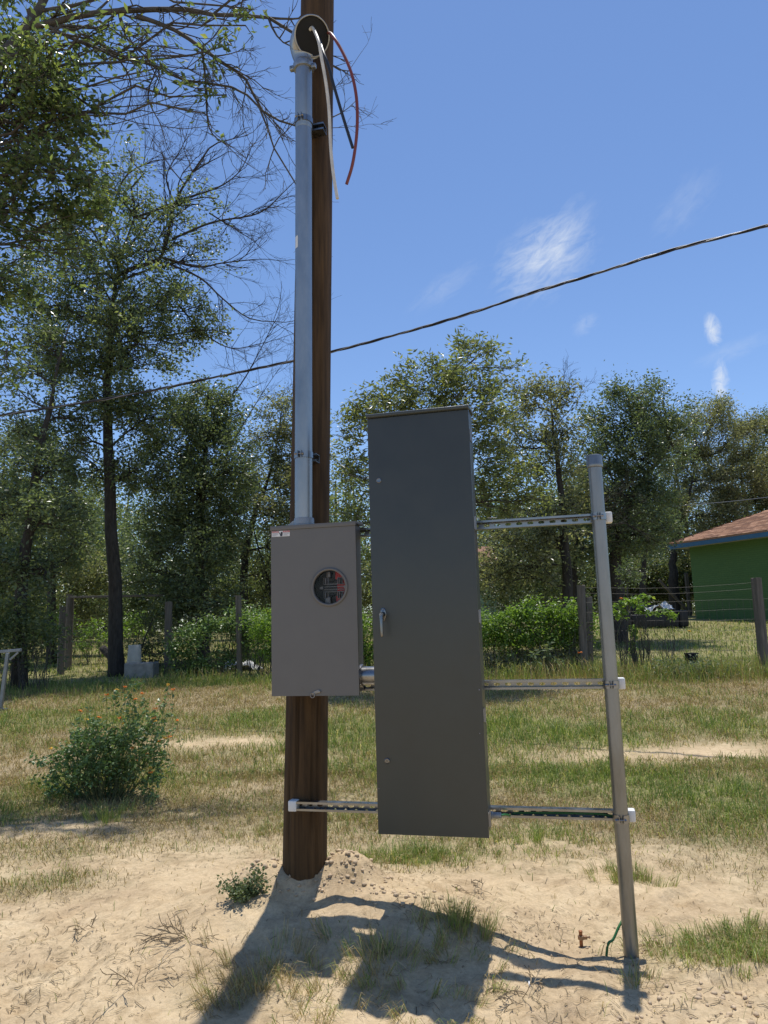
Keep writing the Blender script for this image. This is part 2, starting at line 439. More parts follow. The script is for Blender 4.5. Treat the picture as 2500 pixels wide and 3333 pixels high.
# ------------------------------------------------------------------ mesh builder
class MB:
    def __init__(s):
        s.v = []; s.q = []; s.t = []; s.n = 0; s.c = []; s.hasc = False

    def raw(s, v, quads=None, tris=None, c=None):
        v = np.asarray(v, float).reshape(-1, 3)
        if quads is not None and len(quads): s.q.append(np.asarray(quads, int).reshape(-1, 4) + s.n)
        if tris is not None and len(tris): s.t.append(np.asarray(tris, int).reshape(-1, 3) + s.n)
        s.v.append(v); s.n += len(v)
        if c is not None: s.hasc = True; s.c.append(np.broadcast_to(np.asarray(c, float), (len(v),)))
        else: s.c.append(np.zeros(len(v)))
        return s

    def box(s, lo, hi):
        x0, y0, z0 = lo; x1, y1, z1 = hi
        v = [(x0, y0, z0), (x1, y0, z0), (x1, y1, z0), (x0, y1, z0), (x0, y0, z1), (x1, y0, z1), (x1, y1, z1), (x0, y1, z1)]
        return s.raw(v, [(0, 3, 2, 1), (4, 5, 6, 7), (0, 1, 5, 4), (1, 2, 6, 5), (2, 3, 7, 6), (3, 0, 4, 7)])

    def beam(s, a, b, wx, wy, up=(0, 0, 1)):
        """a square bar from a to b"""
        a = np.asarray(a, float); b = np.asarray(b, float)
        d = b - a; d /= np.linalg.norm(d)
        x = np.cross(d, up)
        if np.linalg.norm(x) < 1e-4: x = np.cross(d, (0, 1, 0))
        x /= np.linalg.norm(x); y = np.cross(d, x)
        o = [(-1, -1), (1, -1), (1, 1), (-1, 1)]
        v = [a + x * wx / 2 * i + y * wy / 2 * j for i, j in o] + [b + x * wx / 2 * i + y * wy / 2 * j for i, j in o]
        return s.raw(v, [(0, 1, 2, 3), (7, 6, 5, 4), (0, 4, 5, 1), (1, 5, 6, 2), (2, 6, 7, 3), (3, 7, 4, 0)])

    def tube(s, pts, rad, k=8, cap=True, c=None):
        P = np.asarray(pts, float); n = len(P)
        r = np.broadcast_to(np.asarray(rad, float), (n,))
        T = np.empty_like(P); T[1:-1] = P[2:] - P[:-2]; T[0] = P[1] - P[0]; T[-1] = P[-1] - P[-2]
        T /= np.linalg.norm(T, axis=1)[:, None] + 1e-12
        ref = np.array([0.31, 0.17, 0.93]) if abs(T[0] @ np.array([0.31, 0.17, 0.93])) < 0.9 else np.array([0.9, -0.4, 0.1])
        A = np.cross(T, ref); A /= np.linalg.norm(A, axis=1)[:, None] + 1e-12
        B = np.cross(T, A)
        an = np.arange(k) * 2 * math.pi / k
        v = P[:, None, :] + r[:, None, None] * (np.cos(an)[None, :, None] * A[:, None, :] + np.sin(an)[None, :, None] * B[:, None, :])
        v = v.reshape(-1, 3)
        i = np.arange(n - 1)[:, None] * k; j = np.arange(k)[None, :]; j2 = (j + 1) % k
        q = np.stack([i + j, i + j2, i + k + j2, i + k + j], -1).reshape(-1, 4)
        tr = []
        if cap:
            v = np.vstack([v, P[0], P[-1]])
            for jj in range(k):
                tr.append((n * k, (jj + 1) % k, jj)); tr.append((n * k + 1, (n - 1) * k + jj, (n - 1) * k + (jj + 1) % k))
        return s.raw(v, q, tr, c)

    def lathe(s, o, ax, prof, k=24):
        """surface of revolution about axis ax through o; prof = [(r, h)...]"""
        ax = np.asarray(ax, float); ax /= np.linalg.norm(ax); o = np.asarray(o, float)
        ref = (0, 0, 1) if abs(ax[2]) < 0.9 else (1, 0, 0)
        A = np.cross(ax, ref); A /= np.linalg.norm(A); B = np.cross(ax, A)
        an = np.arange(k) * 2 * math.pi / k
        v = []
        for r, h in prof:
            for t in an: v.append(o + ax * h + r * (math.cos(t) * A + math.sin(t) * B))
        q = []
        for i in range(len(prof) - 1):
            for j in range(k):
                q.append((i * k + j, i * k + (j + 1) % k, (i + 1) * k + (j + 1) % k, (i + 1) * k + j))
        return s.raw(v, q)

    def prism(s, outline, o, ex, ey, ez, h):
        """extruded outline: points (a, b) -> o + a ex + b ey, thickness h along ez"""
        o, ex, ey, ez = (np.asarray(t, float) for t in (o, ex, ey, ez))
        n = len(outline)
        b = [o + a * ex + c * ey for a, c in outline]
        cen = sum(b) / n
        v = b + [p + ez * h for p in b] + [cen, cen + ez * h]
        q = [(i, (i + 1) % n, n + (i + 1) % n, n + i) for i in range(n)]
        t = []
        for i in range(n):
            t.append((2 * n, (i + 1) % n, i)); t.append((2 * n + 1, n + i, n + (i + 1) % n))
        return s.raw(v, q, t)

    def mesh(s, name, smooth=False, bevel=0.0, angle=None):
        v = np.vstack(s.v)
        q = np.vstack(s.q) if s.q else np.zeros((0, 4), int)
        t = np.vstack(s.t) if s.t else np.zeros((0, 3), int)
        me = bpy.data.meshes.new(name)
        me.vertices.add(len(v)); me.vertices.foreach_set('co', v.astype(np.float32).ravel())
        nl = q.size + t.size
        me.loops.add(nl); me.loops.foreach_set('vertex_index', np.concatenate([q.ravel(), t.ravel()]).astype(np.int32))
        nf = len(q) + len(t); me.polygons.add(nf)
        st = np.concatenate([np.arange(len(q)) * 4, len(q) * 4 + np.arange(len(t)) * 3]).astype(np.int32)
        me.polygons.foreach_set('loop_start', st)
        me.update(calc_edges=True)
        if s.hasc:
            a = me.attributes.new('cv', 'FLOAT', 'POINT'); a.data.foreach_set('value', np.concatenate(s.c).astype(np.float32))
        if bevel or angle is not None:
            bm = bmesh.new(); bm.from_mesh(me)
            bmesh.ops.remove_doubles(bm, verts=bm.verts, dist=1e-5)
            bmesh.ops.recalc_face_normals(bm, faces=bm.faces)
            if bevel:
                ed = [e for e in bm.edges if len(e.link_faces) == 2 and e.calc_face_angle(0) > 0.6]
                bmesh.ops.bevel(bm, geom=ed, offset=bevel, segments=2, affect='EDGES', profile=0.5, clamp_overlap=True)
            bm.to_mesh(me); bm.free()
        me.polygons.foreach_set('use_smooth', [bool(smooth)] * len(me.polygons))
        if smooth:
            if smooth == 'auto':
                me.set_sharp_from_angle(angle=math.radians(38))
        return me


def link(name, me, mat_, parent=None):
    o = bpy.data.objects.new(name, me)
    if mat_ is not None and not me.materials: me.materials.append(mat_)
    C.objects.link(o)
    if parent is not None: o.parent = parent
    return o


def tag(o, label, cat, group=None):
    o['label'] = label; o['category'] = cat
    if group: o['group'] = group
    return o


def thing(name, loc, label, cat, group=None, rotz=0.0):
    o = bpy.data.objects.new(name, None); C.objects.link(o)
    o.empty_display_size = 0.1
    o.location = tuple(loc); o.rotation_euler = (0, 0, rotz)
    return tag(o, label, cat, group)


class Rack:
    """a thing built in rack coordinates (u right, v away, z up)"""
    def __init__(s, name, base, label, cat, group=None):
        s.b = np.asarray(base, float)
        s.o = thing(name, UV(s.b), label, cat, group, -YAW)

    def part(s, name, mb, mat_, parent=None, bevel=0.0, smooth=False, label=None):
        for i in range(len(mb.v)): mb.v[i] = mb.v[i] - s.b
        o = link(name, mb.mesh(name, smooth, bevel), mat_, parent or s.o)
        if label: o['label'] = label
        return o


def single(name, mb, mat_, label, cat, group=None, base=None, bevel=0.0, smooth=False, rack=False):
    base = np.zeros(3) if base is None else np.asarray(base, float)
    for i in range(len(mb.v)): mb.v[i] = mb.v[i] - base
    o = link(name, mb.mesh(name, smooth, bevel), mat_)
    o.location = tuple(UV(base) if rack else base)
    if rack: o.rotation_euler = (0, 0, -YAW)
    return tag(o, label, cat, group)


def circle(r, n=20, ry=None):
    return [(r * math.cos(2 * math.pi * i / n), (ry or r) * math.sin(2 * math.pi * i / n)) for i in range(n)]


def smooth_path(pts, n=40):
    """Catmull-Rom through the points"""
    P = [np.asarray(p, float) for p in pts]
    P = [2 * P[0] - P[1]] + P + [2 * P[-1] - P[-2]]
    out = []
    segs = len(P) - 3
    for i in range(segs):
        m = max(2, n // segs)
        for t in np.linspace(0, 1, m, endpoint=(i == segs - 1)):
            a, b, c, d = P[i:i + 4]
            out.append(0.5 * (2 * b + (c - a) * t + (2 * a - 5 * b + 4 * c - d) * t * t + (3 * b - a - 3 * c + d) * t ** 3))
    return np.array(out)

# ================================================================== GROUND
def blob(px, py, rx, ry, amt):
    p = G(px, py); return (p[0], p[1], rx, ry, amt)


SAND_BLOBS = [blob(470, 1605, 1.0, 0.40, 1.0), blob(1530, 1625, 1.7, 0.42, 1.0), blob(90, 1790, 0.75, 0.30, 0.8), blob(560, 1700, 0.7, 0.3, 0.45),
              blob(300, 1900, 1.6, 0.9, 1.0), blob(1200, 1900, 0.55, 0.35, 0.75), blob(730, 1870, 0.6, 0.45, 1.0), blob(300, 2150, 2.0, 0.9, 1.2),
              blob(1250, 2130, 0.9, 0.42, 1.1), blob(1480, 1850, 0.5, 0.25, 0.45), blob(1560, 1930, 0.5, 0.2, 0.5), blob(1100, 1690, 0.4, 0.15, 0.5),
              blob(30, 1650, 0.8, 0.3, 0.3), blob(1000, 2080, 0.9, 0.4, 0.9), blob(760, 1740, 0.4, 0.2, 0.4), blob(700, 1520, 1.2, 0.2, 0.5), blob(640, 1640, 0.5, 0.25, 0.5)]
GRASS_BLOBS = [blob(900, 1850, 0.40, 0.22, 0.75), blob(1160, 1810, 0.30, 0.15, 0.6), blob(980, 1990, 0.12, 0.10, 0.40), blob(830, 2090, 0.25, 0.2, 0.28),
               blob(1580, 2050, 0.36, 0.22, 0.9), blob(1380, 1900, 0.16, 0.1, 0.6), blob(560, 2110, 0.3, 0.25, 0.35), blob(80, 1840, 0.8, 0.35, 0.7), blob(60, 1910, 0.5, 0.25, 0.7),
               blob(1130, 1880, 0.25, 0.12, 0.35), blob(1290, 1840, 0.3, 0.12, 0.5), blob(1600, 1790, 0.7, 0.5, 0.5)]
GREEN_BLOBS = [blob(780, 1590, 1.5, 1.3, 0.9), blob(1200, 1590, 1.8, 1.0, 0.9), blob(1300, 1690, 1.0, 0.45, 0.9), blob(1500, 1710, 1.2, 0.5, 0.7), blob(1590, 1570, 1.5, 0.8, 0.5),
               blob(60, 1560, 1.5, 1.0, 0.65), blob(250, 1560, 1.0, 0.8, 0.5), blob(560, 1560, 1.2, 0.8, 0.6), blob(900, 1850, 0.40, 0.25, 0.7), blob(1160, 1810, 0.3, 0.2, 0.8),
               blob(1580, 2050, 0.4, 0.25, 0.7), blob(230, 1690, 0.8, 0.5, 0.7), blob(30, 1770, 0.5, 0.3, 0.5), blob(1650, 1750, 0.8, 0.6, 0.5)]


def blobs(x, y, L, soft=0.0):
    t = np.zeros(np.shape(x))
    for bx, by, rx, ry, a in L:
        t = np.maximum(t, a * np.exp(-((x - bx) / rx) ** 2 - ((y - by) / ry) ** 2))
    return t


def cover(x, y):
    n = fbm(x * 0.9, y * 0.9, 41) - 0.5
    n2 = fbm(x * 3.1, y * 3.1, 47) - 0.5
    c = sstep(3.6, 5.8, y + 1.6 * n + 0.9 * n2 + 0.35 * np.clip(x - 0.9, 0, 1.5) + 0.25 * np.clip(-x - 1.2, 0, 1.5)) * 0.95
    c = c * (1 - np.clip(blobs(x, y, SAND_BLOBS), 0, 1) * (0.95 + n2))
    c = np.maximum(c, blobs(x, y, GRASS_BLOBS) * (0.9 + 1.2 * n2))
    c = np.where(y > 14, np.maximum(c, 0.85), c)
    return np.clip(c + 0.25 * n2, 0, 1)


def greenness(x, y):
    n = fbm(x * 1.3, y * 1.3, 61) - 0.5
    g = 0.24 + blobs(x, y, GREEN_BLOBS) + 0.9 * n
    g = np.where(y > 13.5, 0.85 + 0.5 * n, g)
    return np.clip(g, 0, 1)


def build_ground():
    def axis(dense_lo, dense_hi, step, lo, hi, gr):
        a = list(np.arange(dense_lo, dense_hi + 1e-6, step))
        s_, p = step, a[-1]
        while p < hi: s_ *= gr; p += s_; a.append(p)
        s_, p = step, a[0]; pre = []
        while p > lo: s_ *= gr; p -= s_; pre.append(p)
        return np.array(pre[::-1] + a)
    xs = axis(-2.2, 2.3, 0.018, -420, 420, 1.09)
    ys = axis(2.3, 6.0, 0.018, -60, 700, 1.055)
    X, Y = np.meshgrid(xs, ys)
    Z = gz(X, Y)
    nx, ny = len(xs), len(ys)
    v = np.stack([X, Y, Z], -1).reshape(-1, 3)
    i = np.arange(ny - 1)[:, None] * nx; j = np.arange(nx - 1)[None, :]
    q = np.stack([i + j, i + j + 1, i + nx + j + 1, i + nx + j], -1).reshape(-1, 4)
    mb = MB(); mb.raw(v, q)
    me = mb.mesh('ground', smooth=True)
    cv = cover(X, Y).ravel(); gr = greenness(X, Y).ravel()
    for nm, d in (('cover', cv), ('green', gr)):
        a = me.attributes.new(nm, 'FLOAT', 'POINT'); a.data.foreach_set('value', d.astype(np.float32))
    o = link('ground', me, ground_material())
    o['kind'] = 'structure'; o['label'] = 'pale sandy ground with patches of dry and green grass'
    return o


build_ground()

# ================================================================== POLE, RACK AND CABINETS
ZB, ZM, ZT = 0.540, 1.088, 1.820            # heights of the three struts
VS = 3.43                                    # front of the struts


def pole_material():
    m = bpy.data.materials.new('pole_wood'); m.use_nodes = True
    nt = m.node_tree; N, L = nt.nodes, nt.links
    bs = N['Principled BSDF']; bs.inputs['Roughness'].default_value = 0.8; bs.inputs['Specular IOR Level'].default_value = 0.3
    tc = N.new('ShaderNodeTexCoord')

    def noise(scale, vec, det=7, rg=0.6):
        mp = N.new('ShaderNodeMapping'); mp.inputs['Scale'].default_value = scale; L.new(tc.outputs['Object'], mp.inputs[0])
        n = N.new('ShaderNodeTexNoise'); n.inputs['Scale'].default_value = vec; n.inputs['Detail'].default_value = det; n.inputs['Roughness'].default_value = rg
        L.new(mp.outputs[0], n.inputs['Vector']); return n.outputs['Fac']
    r = N.new('ShaderNodeValToRGB')
    for p, c in ((0.25, (0.026, 0.015, 0.006)), (0.5, (0.064, 0.038, 0.016)), (0.75, (0.125, 0.074, 0.031))):
        if p == 0.25: e = r.color_ramp.elements[0]; e.position = p
        elif p == 0.75: e = r.color_ramp.elements[1]; e.position = p
        else: e = r.color_ramp.elements.new(p)
        e.color = (*c, 1)
    L.new(noise((14, 14, 0.9), 3.0), r.inputs[0])
    mx = N.new('ShaderNodeMixRGB'); mx.blend_type = 'MULTIPLY'; mx.inputs[0].default_value = 1
    r2 = N.new('ShaderNodeValToRGB'); r2.color_ramp.elements[0].position = 0.3; r2.color_ramp.elements[0].color = (0.55, 0.55, 0.56, 1)
    r2.color_ramp.elements[1].position = 0.7; r2.color_ramp.elements[1].color = (1.15, 1.1, 1.05, 1)
    L.new(noise((2, 2, 0.35), 2.2), r2.inputs[0])
    L.new(r.outputs[0], mx.inputs[1]); L.new(r2.outputs[0], mx.inputs[2]); L.new(mx.outputs[0], bs.inputs['Base Color'])
    bp = N.new('ShaderNodeBump'); bp.inputs['Strength'].default_value = 0.5; bp.inputs['Distance'].default_value = 0.008
    L.new(noise((30, 30, 0.8), 3.0), bp.inputs['Height']); L.new(bp.outputs[0], bs.inputs['Normal'])
    return m


def build_pole():
    base = np.array([-1.325, 3.575, 0.0])
    K, n = 72, 150
    zz = np.concatenate([np.linspace(-0.25, 1.6, 80), np.linspace(1.62, 7.2, n - 80)])
    mb = MB()
    th = np.arange(K) * 2 * math.pi / K
    TH, ZZ = np.meshgrid(th, zz)
    R = 0.1075 - 0.0026 * ZZ
    R = R + 0.004 * (fbm(np.cos(TH) * 3 + 9, np.sin(TH) * 3 + ZZ * 0.8, 5) - 0.5)
    gro = vnoise(TH * 13, ZZ * 0.7, 17)
    R = R - 0.0035 * np.clip(gro - 0.62, 0, 1) / 0.38
    # long drying checks
    for t0, z0, z1, dpt, wob in ((4.62, 0.55, 1.3, 0.010, 1), (5.3, 0.3, 1.02, 0.008, 2), (4.15, 0.2, 0.85, 0.007, 3), (5.0, 1.9, 4.0, 0.008, 4), (5.6, 0.1, 1.2, 0.006, 5), (5.45, 2.4, 3.4, 0.006, 6)):
        tt = t0 + 0.10 * (fbm(ZZ * 1.7, wob * 3.3 + 0 * ZZ, wob) - 0.5)
        m_ = np.exp(-((TH - tt) / 0.05) ** 2) * sstep(z0, z0 + 0.15, ZZ) * (1 - sstep(z1 - 0.2, z1, ZZ))
        R = R - 1.7 * dpt * m_
    lean = 0.0297 * (ZZ - 0.2)
    u = -1.319 + lean + R * np.cos(TH); v = 3.578 + R * np.sin(TH)
    P = np.stack([u, v, ZZ], -1).reshape(-1, 3)
    i = np.arange(n - 1)[:, None] * K; j = np.arange(K)[None, :]; j2 = (j + 1) % K
    q = np.stack([i + j, i + j2, i + K + j2, i + K + j], -1).reshape(-1, 4)
    top = np.array([-1.319 + 0.0297 * 7.0, 3.578, 7.2]); P = np.vstack([P, top])
    t = [((n - 1) * K + a, (n - 1) * K + (a + 1) % K, n * K) for a in range(K)]
    mb.raw(P, q, t)
    return single('utility_pole', mb, pole_material(), 'tall brown round timber pole standing in a sand mound', 'pole', base=base, smooth=True, rack=True)


build_pole()


def strut_mesh(mb, u0, u1, zc, v0=VS, h=0.041, d=0.041):
    """slotted U channel, open side to the camera, real slots in the back web"""
    t = 0.0026; lip = 0.0095
    mb.box((u0, v0, zc + h / 2 - t), (u1, v0 + d, zc + h / 2))
    mb.box((u0, v0, zc - h / 2), (u1, v0 + d, zc - h / 2 + t))
    mb.box((u0, v0, zc + h / 2 - lip), (u1, v0 + t, zc + h / 2 - t))
    mb.box((u0, v0, zc - h / 2 + t), (u1, v0 + t, zc - h / 2 + lip))
    # inward curled ends of the lips
    mb.box((u0, v0 + t, zc + h / 2 - lip), (u1, v0 + 0.007, zc + h / 2 - lip + t))
    mb.box((u0, v0 + t, zc - h / 2 + lip - t), (u1, v0 + 0.007, zc - h / 2 + lip))
    pit = 0.0508
    n = int((u1 - u0) / pit)
    off = (u1 - u0 - n * pit) / 2
    zi0, zi1 = zc - h / 2 + t, zc + h / 2 - t
    vb0, vb1 = v0 + d - t, v0 + d - 0.0002
    if off > 1e-4:
        mb.box((u0, vb0, zi0), (u0 + off, vb1, zi1)); mb.box((u1 - off, vb0, zi0), (u1, vb1, zi1))
    for k in range(n):
        c = u0 + off + (k + 0.5) * pit
        inner, outer = [], []
        M_ = 16
        for a in range(M_):
            an = 2 * math.pi * (a + 0.5) / M_
            ca, sa = math.cos(an), math.sin(an)
            inner.append((c + 0.0143 * np.sign(ca) * abs(ca) ** 0.7, zc + 0.0071 * sa))
            s_ = 1 / max(abs(ca), abs(sa))
            outer.append((c + pit / 2 * ca * s_, zc + (zi1 - zi0) / 2 * sa * s_))
        # square the corners of the tile
        vv = []
        for vb in (vb0, vb1):
            vv += [(a, vb, b) for a, b in inner] + [(a, vb, b) for a, b in outer]
        q = []
        for a in range(M_):
            b = (a + 1) % M_
            q.append((a, b, M_ + b, M_ + a)); q.append((2 * M_ + a, 3 * M_ + a, 3 * M_ + b, 2 * M_ + b)); q.append((a, 2 * M_ + a, 2 * M_ + b, b))
        mb.raw(vv, q)
        for su in (-1, 1):
            for sz in (-1, 1):
                cu, cz = c + su * pit / 2, zc + sz * (zi1 - zi0) / 2
                o1 = (c + su * pit / 2, zc + sz * (zi1 - zi0) / 2 * math.tan(math.pi / M_ * 3) if False else cz)
    return mb


def end_cap(R_, u0, u1, zc):
    mb = MB().box((u0, VS - 0.004, zc - 0.0245), (u1, VS + 0.046, zc + 0.0245))
    return R_.part('end_cap', mb, cap_white, bevel=0.006, smooth='auto')


for nm, zc, u0, u1, lab in (('strut_channel', ZT, -1.36, 0.205, 'topmost slotted zinc strut channel running behind both cabinets to the steel post'),
                            ('strut_channel', ZM, -1.34, 0.205, 'middle slotted zinc strut channel, level with the short pipe between the cabinets'),
                            ('strut_channel', ZB, -1.332, 0.205, 'lowest slotted zinc strut channel, white caps at both ends, bolted across the pole')):
    r = Rack(nm, (u0, VS, zc - 0.0205), lab, 'strut', 'strut channels of the rack')
    r.part('channel', strut_mesh(MB(), u0, u1, zc), zinc)
    end_cap(r, 0.186, 0.219, zc)
    end_cap(r, u0 - 0.012, u0 + 0.030, zc)
    ub = -1.319 + 0.0297 * (zc - 0.2) + (0.045 if zc == ZB else 0)
    mb = MB()
    mb.lathe((ub, VS + 0.0385, zc), (0, -1, 0), [(0.0, 0.010), (0.008, 0.010), (0.009, 0.008), (0.009, 0.0), (0.013, 0.0), (0.013, -0.002)], 6)
    if zc == ZB: r.part('bolt', mb, steel_dark)


# ---- steel post
PU, PV, PR = 0.158, 3.399, 0.0302
r = Rack('steel_post', (PU, PV, 0.0), 'round galvanised steel pipe post with a flat cap, right end of the rack', 'post')
mb = MB().lathe((PU, PV, 0), (0, 0, 1), [(PR, -0.30), (PR, 0.5), (PR, 1.0), (PR, 1.5), (PR, 2.06)], 40)
r.part('pipe', mb, galv_post, smooth=True)
mb = MB().lathe((PU, PV, 2.045), (0, 0, 1), [(PR + 0.0006, -0.002), (0.0355, 0.0), (0.0365, 0.006), (0.0365, 0.014), (0.0352, 0.017), (0.0352, 0.050), (0.0335, 0.0545), (0.030, 0.0560), (0.0001, 0.0575)], 40)
r.part('cap', mb, galv_post, smooth='auto')


def pipe_clamp(u, v, z, rad, lab, with_bolt=True):
    """two strap halves hooked in the strut, squeezed by a bolt in front of the pipe"""
    R_ = Rack('pipe_clamp', (u, v, z), lab, 'clamp', 'pipe clamps')
    for s_ in (-1, 1):
        pts = []
        for k in range(15):
            a = math.radians(-82 + k * (172 / 14.0))
            pts.append((u + s_ * (rad + 0.0018) * math.cos(a), v + (rad + 0.0018) * math.sin(a)))
        # ears standing off in front, tails into the strut behind
        pts = [(u + s_ * 0.008, v - rad - 0.020), (u + s_ * 0.008, v - rad - 0.004)] + pts + [(u + s_ * 0.010, v + rad + 0.006)]
        mb = MB(); t = 0.0022; hw = 0.016
        P = np.array(pts); T = np.gradient(P, axis=0); T /= np.linalg.norm(T, axis=1)[:, None]
        Nn = np.stack([T[:, 1], -T[:, 0]], -1) * s_
        vv, q = [], []
        for i, p in enumerate(P):
            for o_, zz in ((0, -hw), (t, -hw), (t, hw), (0, hw)):
                vv.append((p[0] + Nn[i, 0] * o_, p[1] + Nn[i, 1] * o_, z + zz))
        for i in range(len(P) - 1):
            for j in range(4): q.append((i * 4 + j, i * 4 + (j + 1) % 4, i * 4 + 4 + (j + 1) % 4, i * 4 + 4 + j))
        q += [(0, 1, 2, 3), tuple(len(P) * 4 - 4 + k for k in (3, 2, 1, 0))]
        mb.raw(vv, q)
        R_.part('strap', mb, zinc)
    if with_bolt:
        mb = MB().lathe((u - 0.026, v - rad - 0.012, z), (1, 0, 0), [(0.0001, 0), (0.006, 0.0), (0.006, 0.008), (0.003, 0.009), (0.003, 0.046), (0.0001, 0.046)], 8)
        mb.lathe((u + 0.0112, v - rad - 0.012, z), (1, 0, 0), [(0.003, 0), (0.0065, 0.0), (0.0065, 0.006), (0.003, 0.006)], 6)
        R_.part('bolt', mb, zinc)


pipe_clamp(PU, PV, ZT, PR, 'zinc pipe clamp holding the steel post to the topmost strut')
pipe_clamp(PU, PV, ZM, PR, 'zinc pipe clamp holding the steel post to the middle strut')
pipe_clamp(PU, PV, ZB, PR, 'zinc pipe clamp holding the steel post to the lowest strut')

# ---- meter can
U0, U1, Z0, Z1 = -1.369, -0.945, 1.058, 1.857
VF = 3.300
r = Rack('meter_box', (-1.157, VS, Z0), 'light grey steel meter box with a round window, fixed to the timber pole', 'meter box')
mb = MB()
D0, D1, T = VF + 0.012, VS - 0.0015, 0.0025
mb.box((U0 + .012, D0, Z0 + .012), (U0 + .012 + T, D1, Z1 - .010)); mb.box((U1 - .012 - T, D0, Z0 + .012), (U1 - .012, D1, Z1 - .010))
mb.box((U0 + .012 + T, D0, Z0 + .012), (U1 - .012 - T, D1, Z0 + .012 + T))
mb.box((U0 + .012 + T, D1 - T, Z0 + .012 + T), (U1 - .012 - T, D1, Z1 - .010))
body = r.part('body', mb, paint_light)
mb = MB()   # sloped rain hood over the body
hood = [(VF - 0.004, Z1 - 0.020), (VF - 0.004, Z1), (VS - 0.0015, Z1 + 0.010), (VS - 0.0015, Z1 - 0.008), (VF + 0.0105, Z1 - 0.008), (VF + 0.0105, Z1 - 0.020)]
mb.prism([(a, b) for a, b in hood], (U0 - 0.002, 0, 0), (0, 1, 0), (0, 0, 1), (1, 0, 0), U1 - U0 + 0.004)
r.part('rain_hood', mb, paint_light, bevel=0.0012, smooth='auto')
# front cover with a round opening
MU, MZ, MR = -1.0765, 1.5535, 0.0790
mb = MB()
K = 64
inn, outr = [], []
lo = (U0, Z0); hi = (U1, Z1 - 0.021)
for k in range(K):
    a = 2 * math.pi * k / K
    inn.append((MU + MR * math.cos(a), MZ + MR * math.sin(a)))
    ca, sa = math.cos(a), math.sin(a)
    tx = ((hi[0] - MU) / ca if ca > 1e-9 else ((lo[0] - MU) / ca if ca < -1e-9 else 1e9))
    tz = ((hi[1] - MZ) / sa if sa > 1e-9 else ((lo[1] - MZ) / sa if sa < -1e-9 else 1e9))
    t_ = min(tx, tz); outr.append([MU + t_ * ca, MZ + t_ * sa])
for cx in (lo[0], hi[0]):      # snap the nearest outer point to each corner
    for cz in (lo[1], hi[1]):
        k = min(range(K), key=lambda i: abs(outr[i][0] - cx) + abs(outr[i][1] - cz)); outr[k] = [cx, cz]
vv = [(a, VF, b) for a, b in inn] + [(a, VF, b) for a, b in outr] + [(a, VF + 0.014, b) for a, b in outr] + [(a, VF + 0.002, b) for a, b in inn]
q = []
for k in range(K):
    l = (k + 1) % K
    q += [(k, l, K + l, K + k), (K + k, K + l, 2 * K + l, 2 * K + k), (3 * K + k, 3 * K + l, l, k)]
mb.raw(vv, q)
door = r.part('cover', mb, paint_light)
mb = MB().lathe((MU, VF - 0.0003, MZ), (0, -1, 0), [(MR + 0.012, 0.0), (MR + 0.011, 0.006), (MR + 0.007, 0.0095), (MR + 0.002, 0.0095), (MR - 0.001, 0.006), (MR - 0.001, -0.012), (MR + 0.0005, -0.012)], 56)
r.part('window_ring', mb, paint_light, door, smooth=True)
# meter socket behind the clear window
sb = MB().box((MU - 0.10, VF + 0.085, MZ - 0.13), (MU + 0.10, VF + 0.110, MZ + 0.13))
sock = r.part('meter_socket', sb, dark_in, bevel=0.003)
for du, dz, w_, h_, dep in ((0.035, 0.062, 0.052, 0.045, 0.062), (0.035, -0.065, 0.048, 0.05, 0.062), (0.045, 0.0, 0.06, 0.075, 0.070)):
    r.part('red_block', MB().box((MU + du - w_ / 2, VF + dep, MZ + dz - h_ / 2), (MU + du + w_ / 2, VF + 0.084, MZ + dz + h_ / 2)), red_block, sock, bevel=0.002)
for du in (-0.034, 0.034):
    for dz in (0.031, -0.035):
        mb = MB()
        for e in (-0.004, 0.004): mb.box((MU + du + e - 0.0012, VF + 0.030, MZ + dz - 0.014), (MU + du + e + 0.0012, VF + 0.060, MZ + dz + 0.014))
        mb.box((MU + du - 0.012, VF + 0.058, MZ + dz - 0.016), (MU + du + 0.012, VF + 0.061, MZ + dz + 0.016))
        r.part('jaw', mb, jaw_metal, sock)
for dz in (0.016, 0.004, -0.009, -0.020):
    r.part('bus_bar', MB().box((MU - 0.044, VF + 0.046, MZ + dz - 0.0014), (MU + 0.058, VF + 0.049, MZ + dz + 0.0014)), jaw_metal, sock)
r.part('lug', MB().box((MU - 0.040, VF + 0.045, MZ - 0.078), (MU - 0.012, VF + 0.075, MZ - 0.044)), jaw_metal, sock, bevel=0.003)
r.part('lug', MB().box((MU - 0.032, VF + 0.045, MZ + 0.048), (MU - 0.010, VF + 0.075, MZ + 0.076)), jaw_metal, sock, bevel=0.003)
r.part('mounting_tab', MB().box((MU - 0.062, VF + 0.040, MZ - 0.006), (MU - 0.046, VF + 0.046, MZ + 0.006)), jaw_metal, sock)
r.part('mounting_tab', MB().box((MU + 0.058, VF + 0.040, MZ - 0.005), (MU + 0.070, VF + 0.046, MZ + 0.007)), jaw_metal, sock)
glass = bpy.data.materials.new('clear_plastic'); glass.use_nodes = True
gb = glass.node_tree.nodes['Principled BSDF']; gb.inputs['Transmission Weight'].default_value = 1; gb.inputs['Roughness'].default_value = 0.03; gb.inputs['IOR'].default_value = 1.15
gb.inputs['Base Color'].default_value = (0.9, 0.9, 0.9, 1)
mb = MB().lathe((MU, VF + 0.0045, MZ), (0, 1, 0), [(0.0001, 0), (MR - 0.0015, 0), (MR - 0.0015, 0.002), (0.0001, 0.002)], 48)
r.part('clear_window', mb, glass, door)
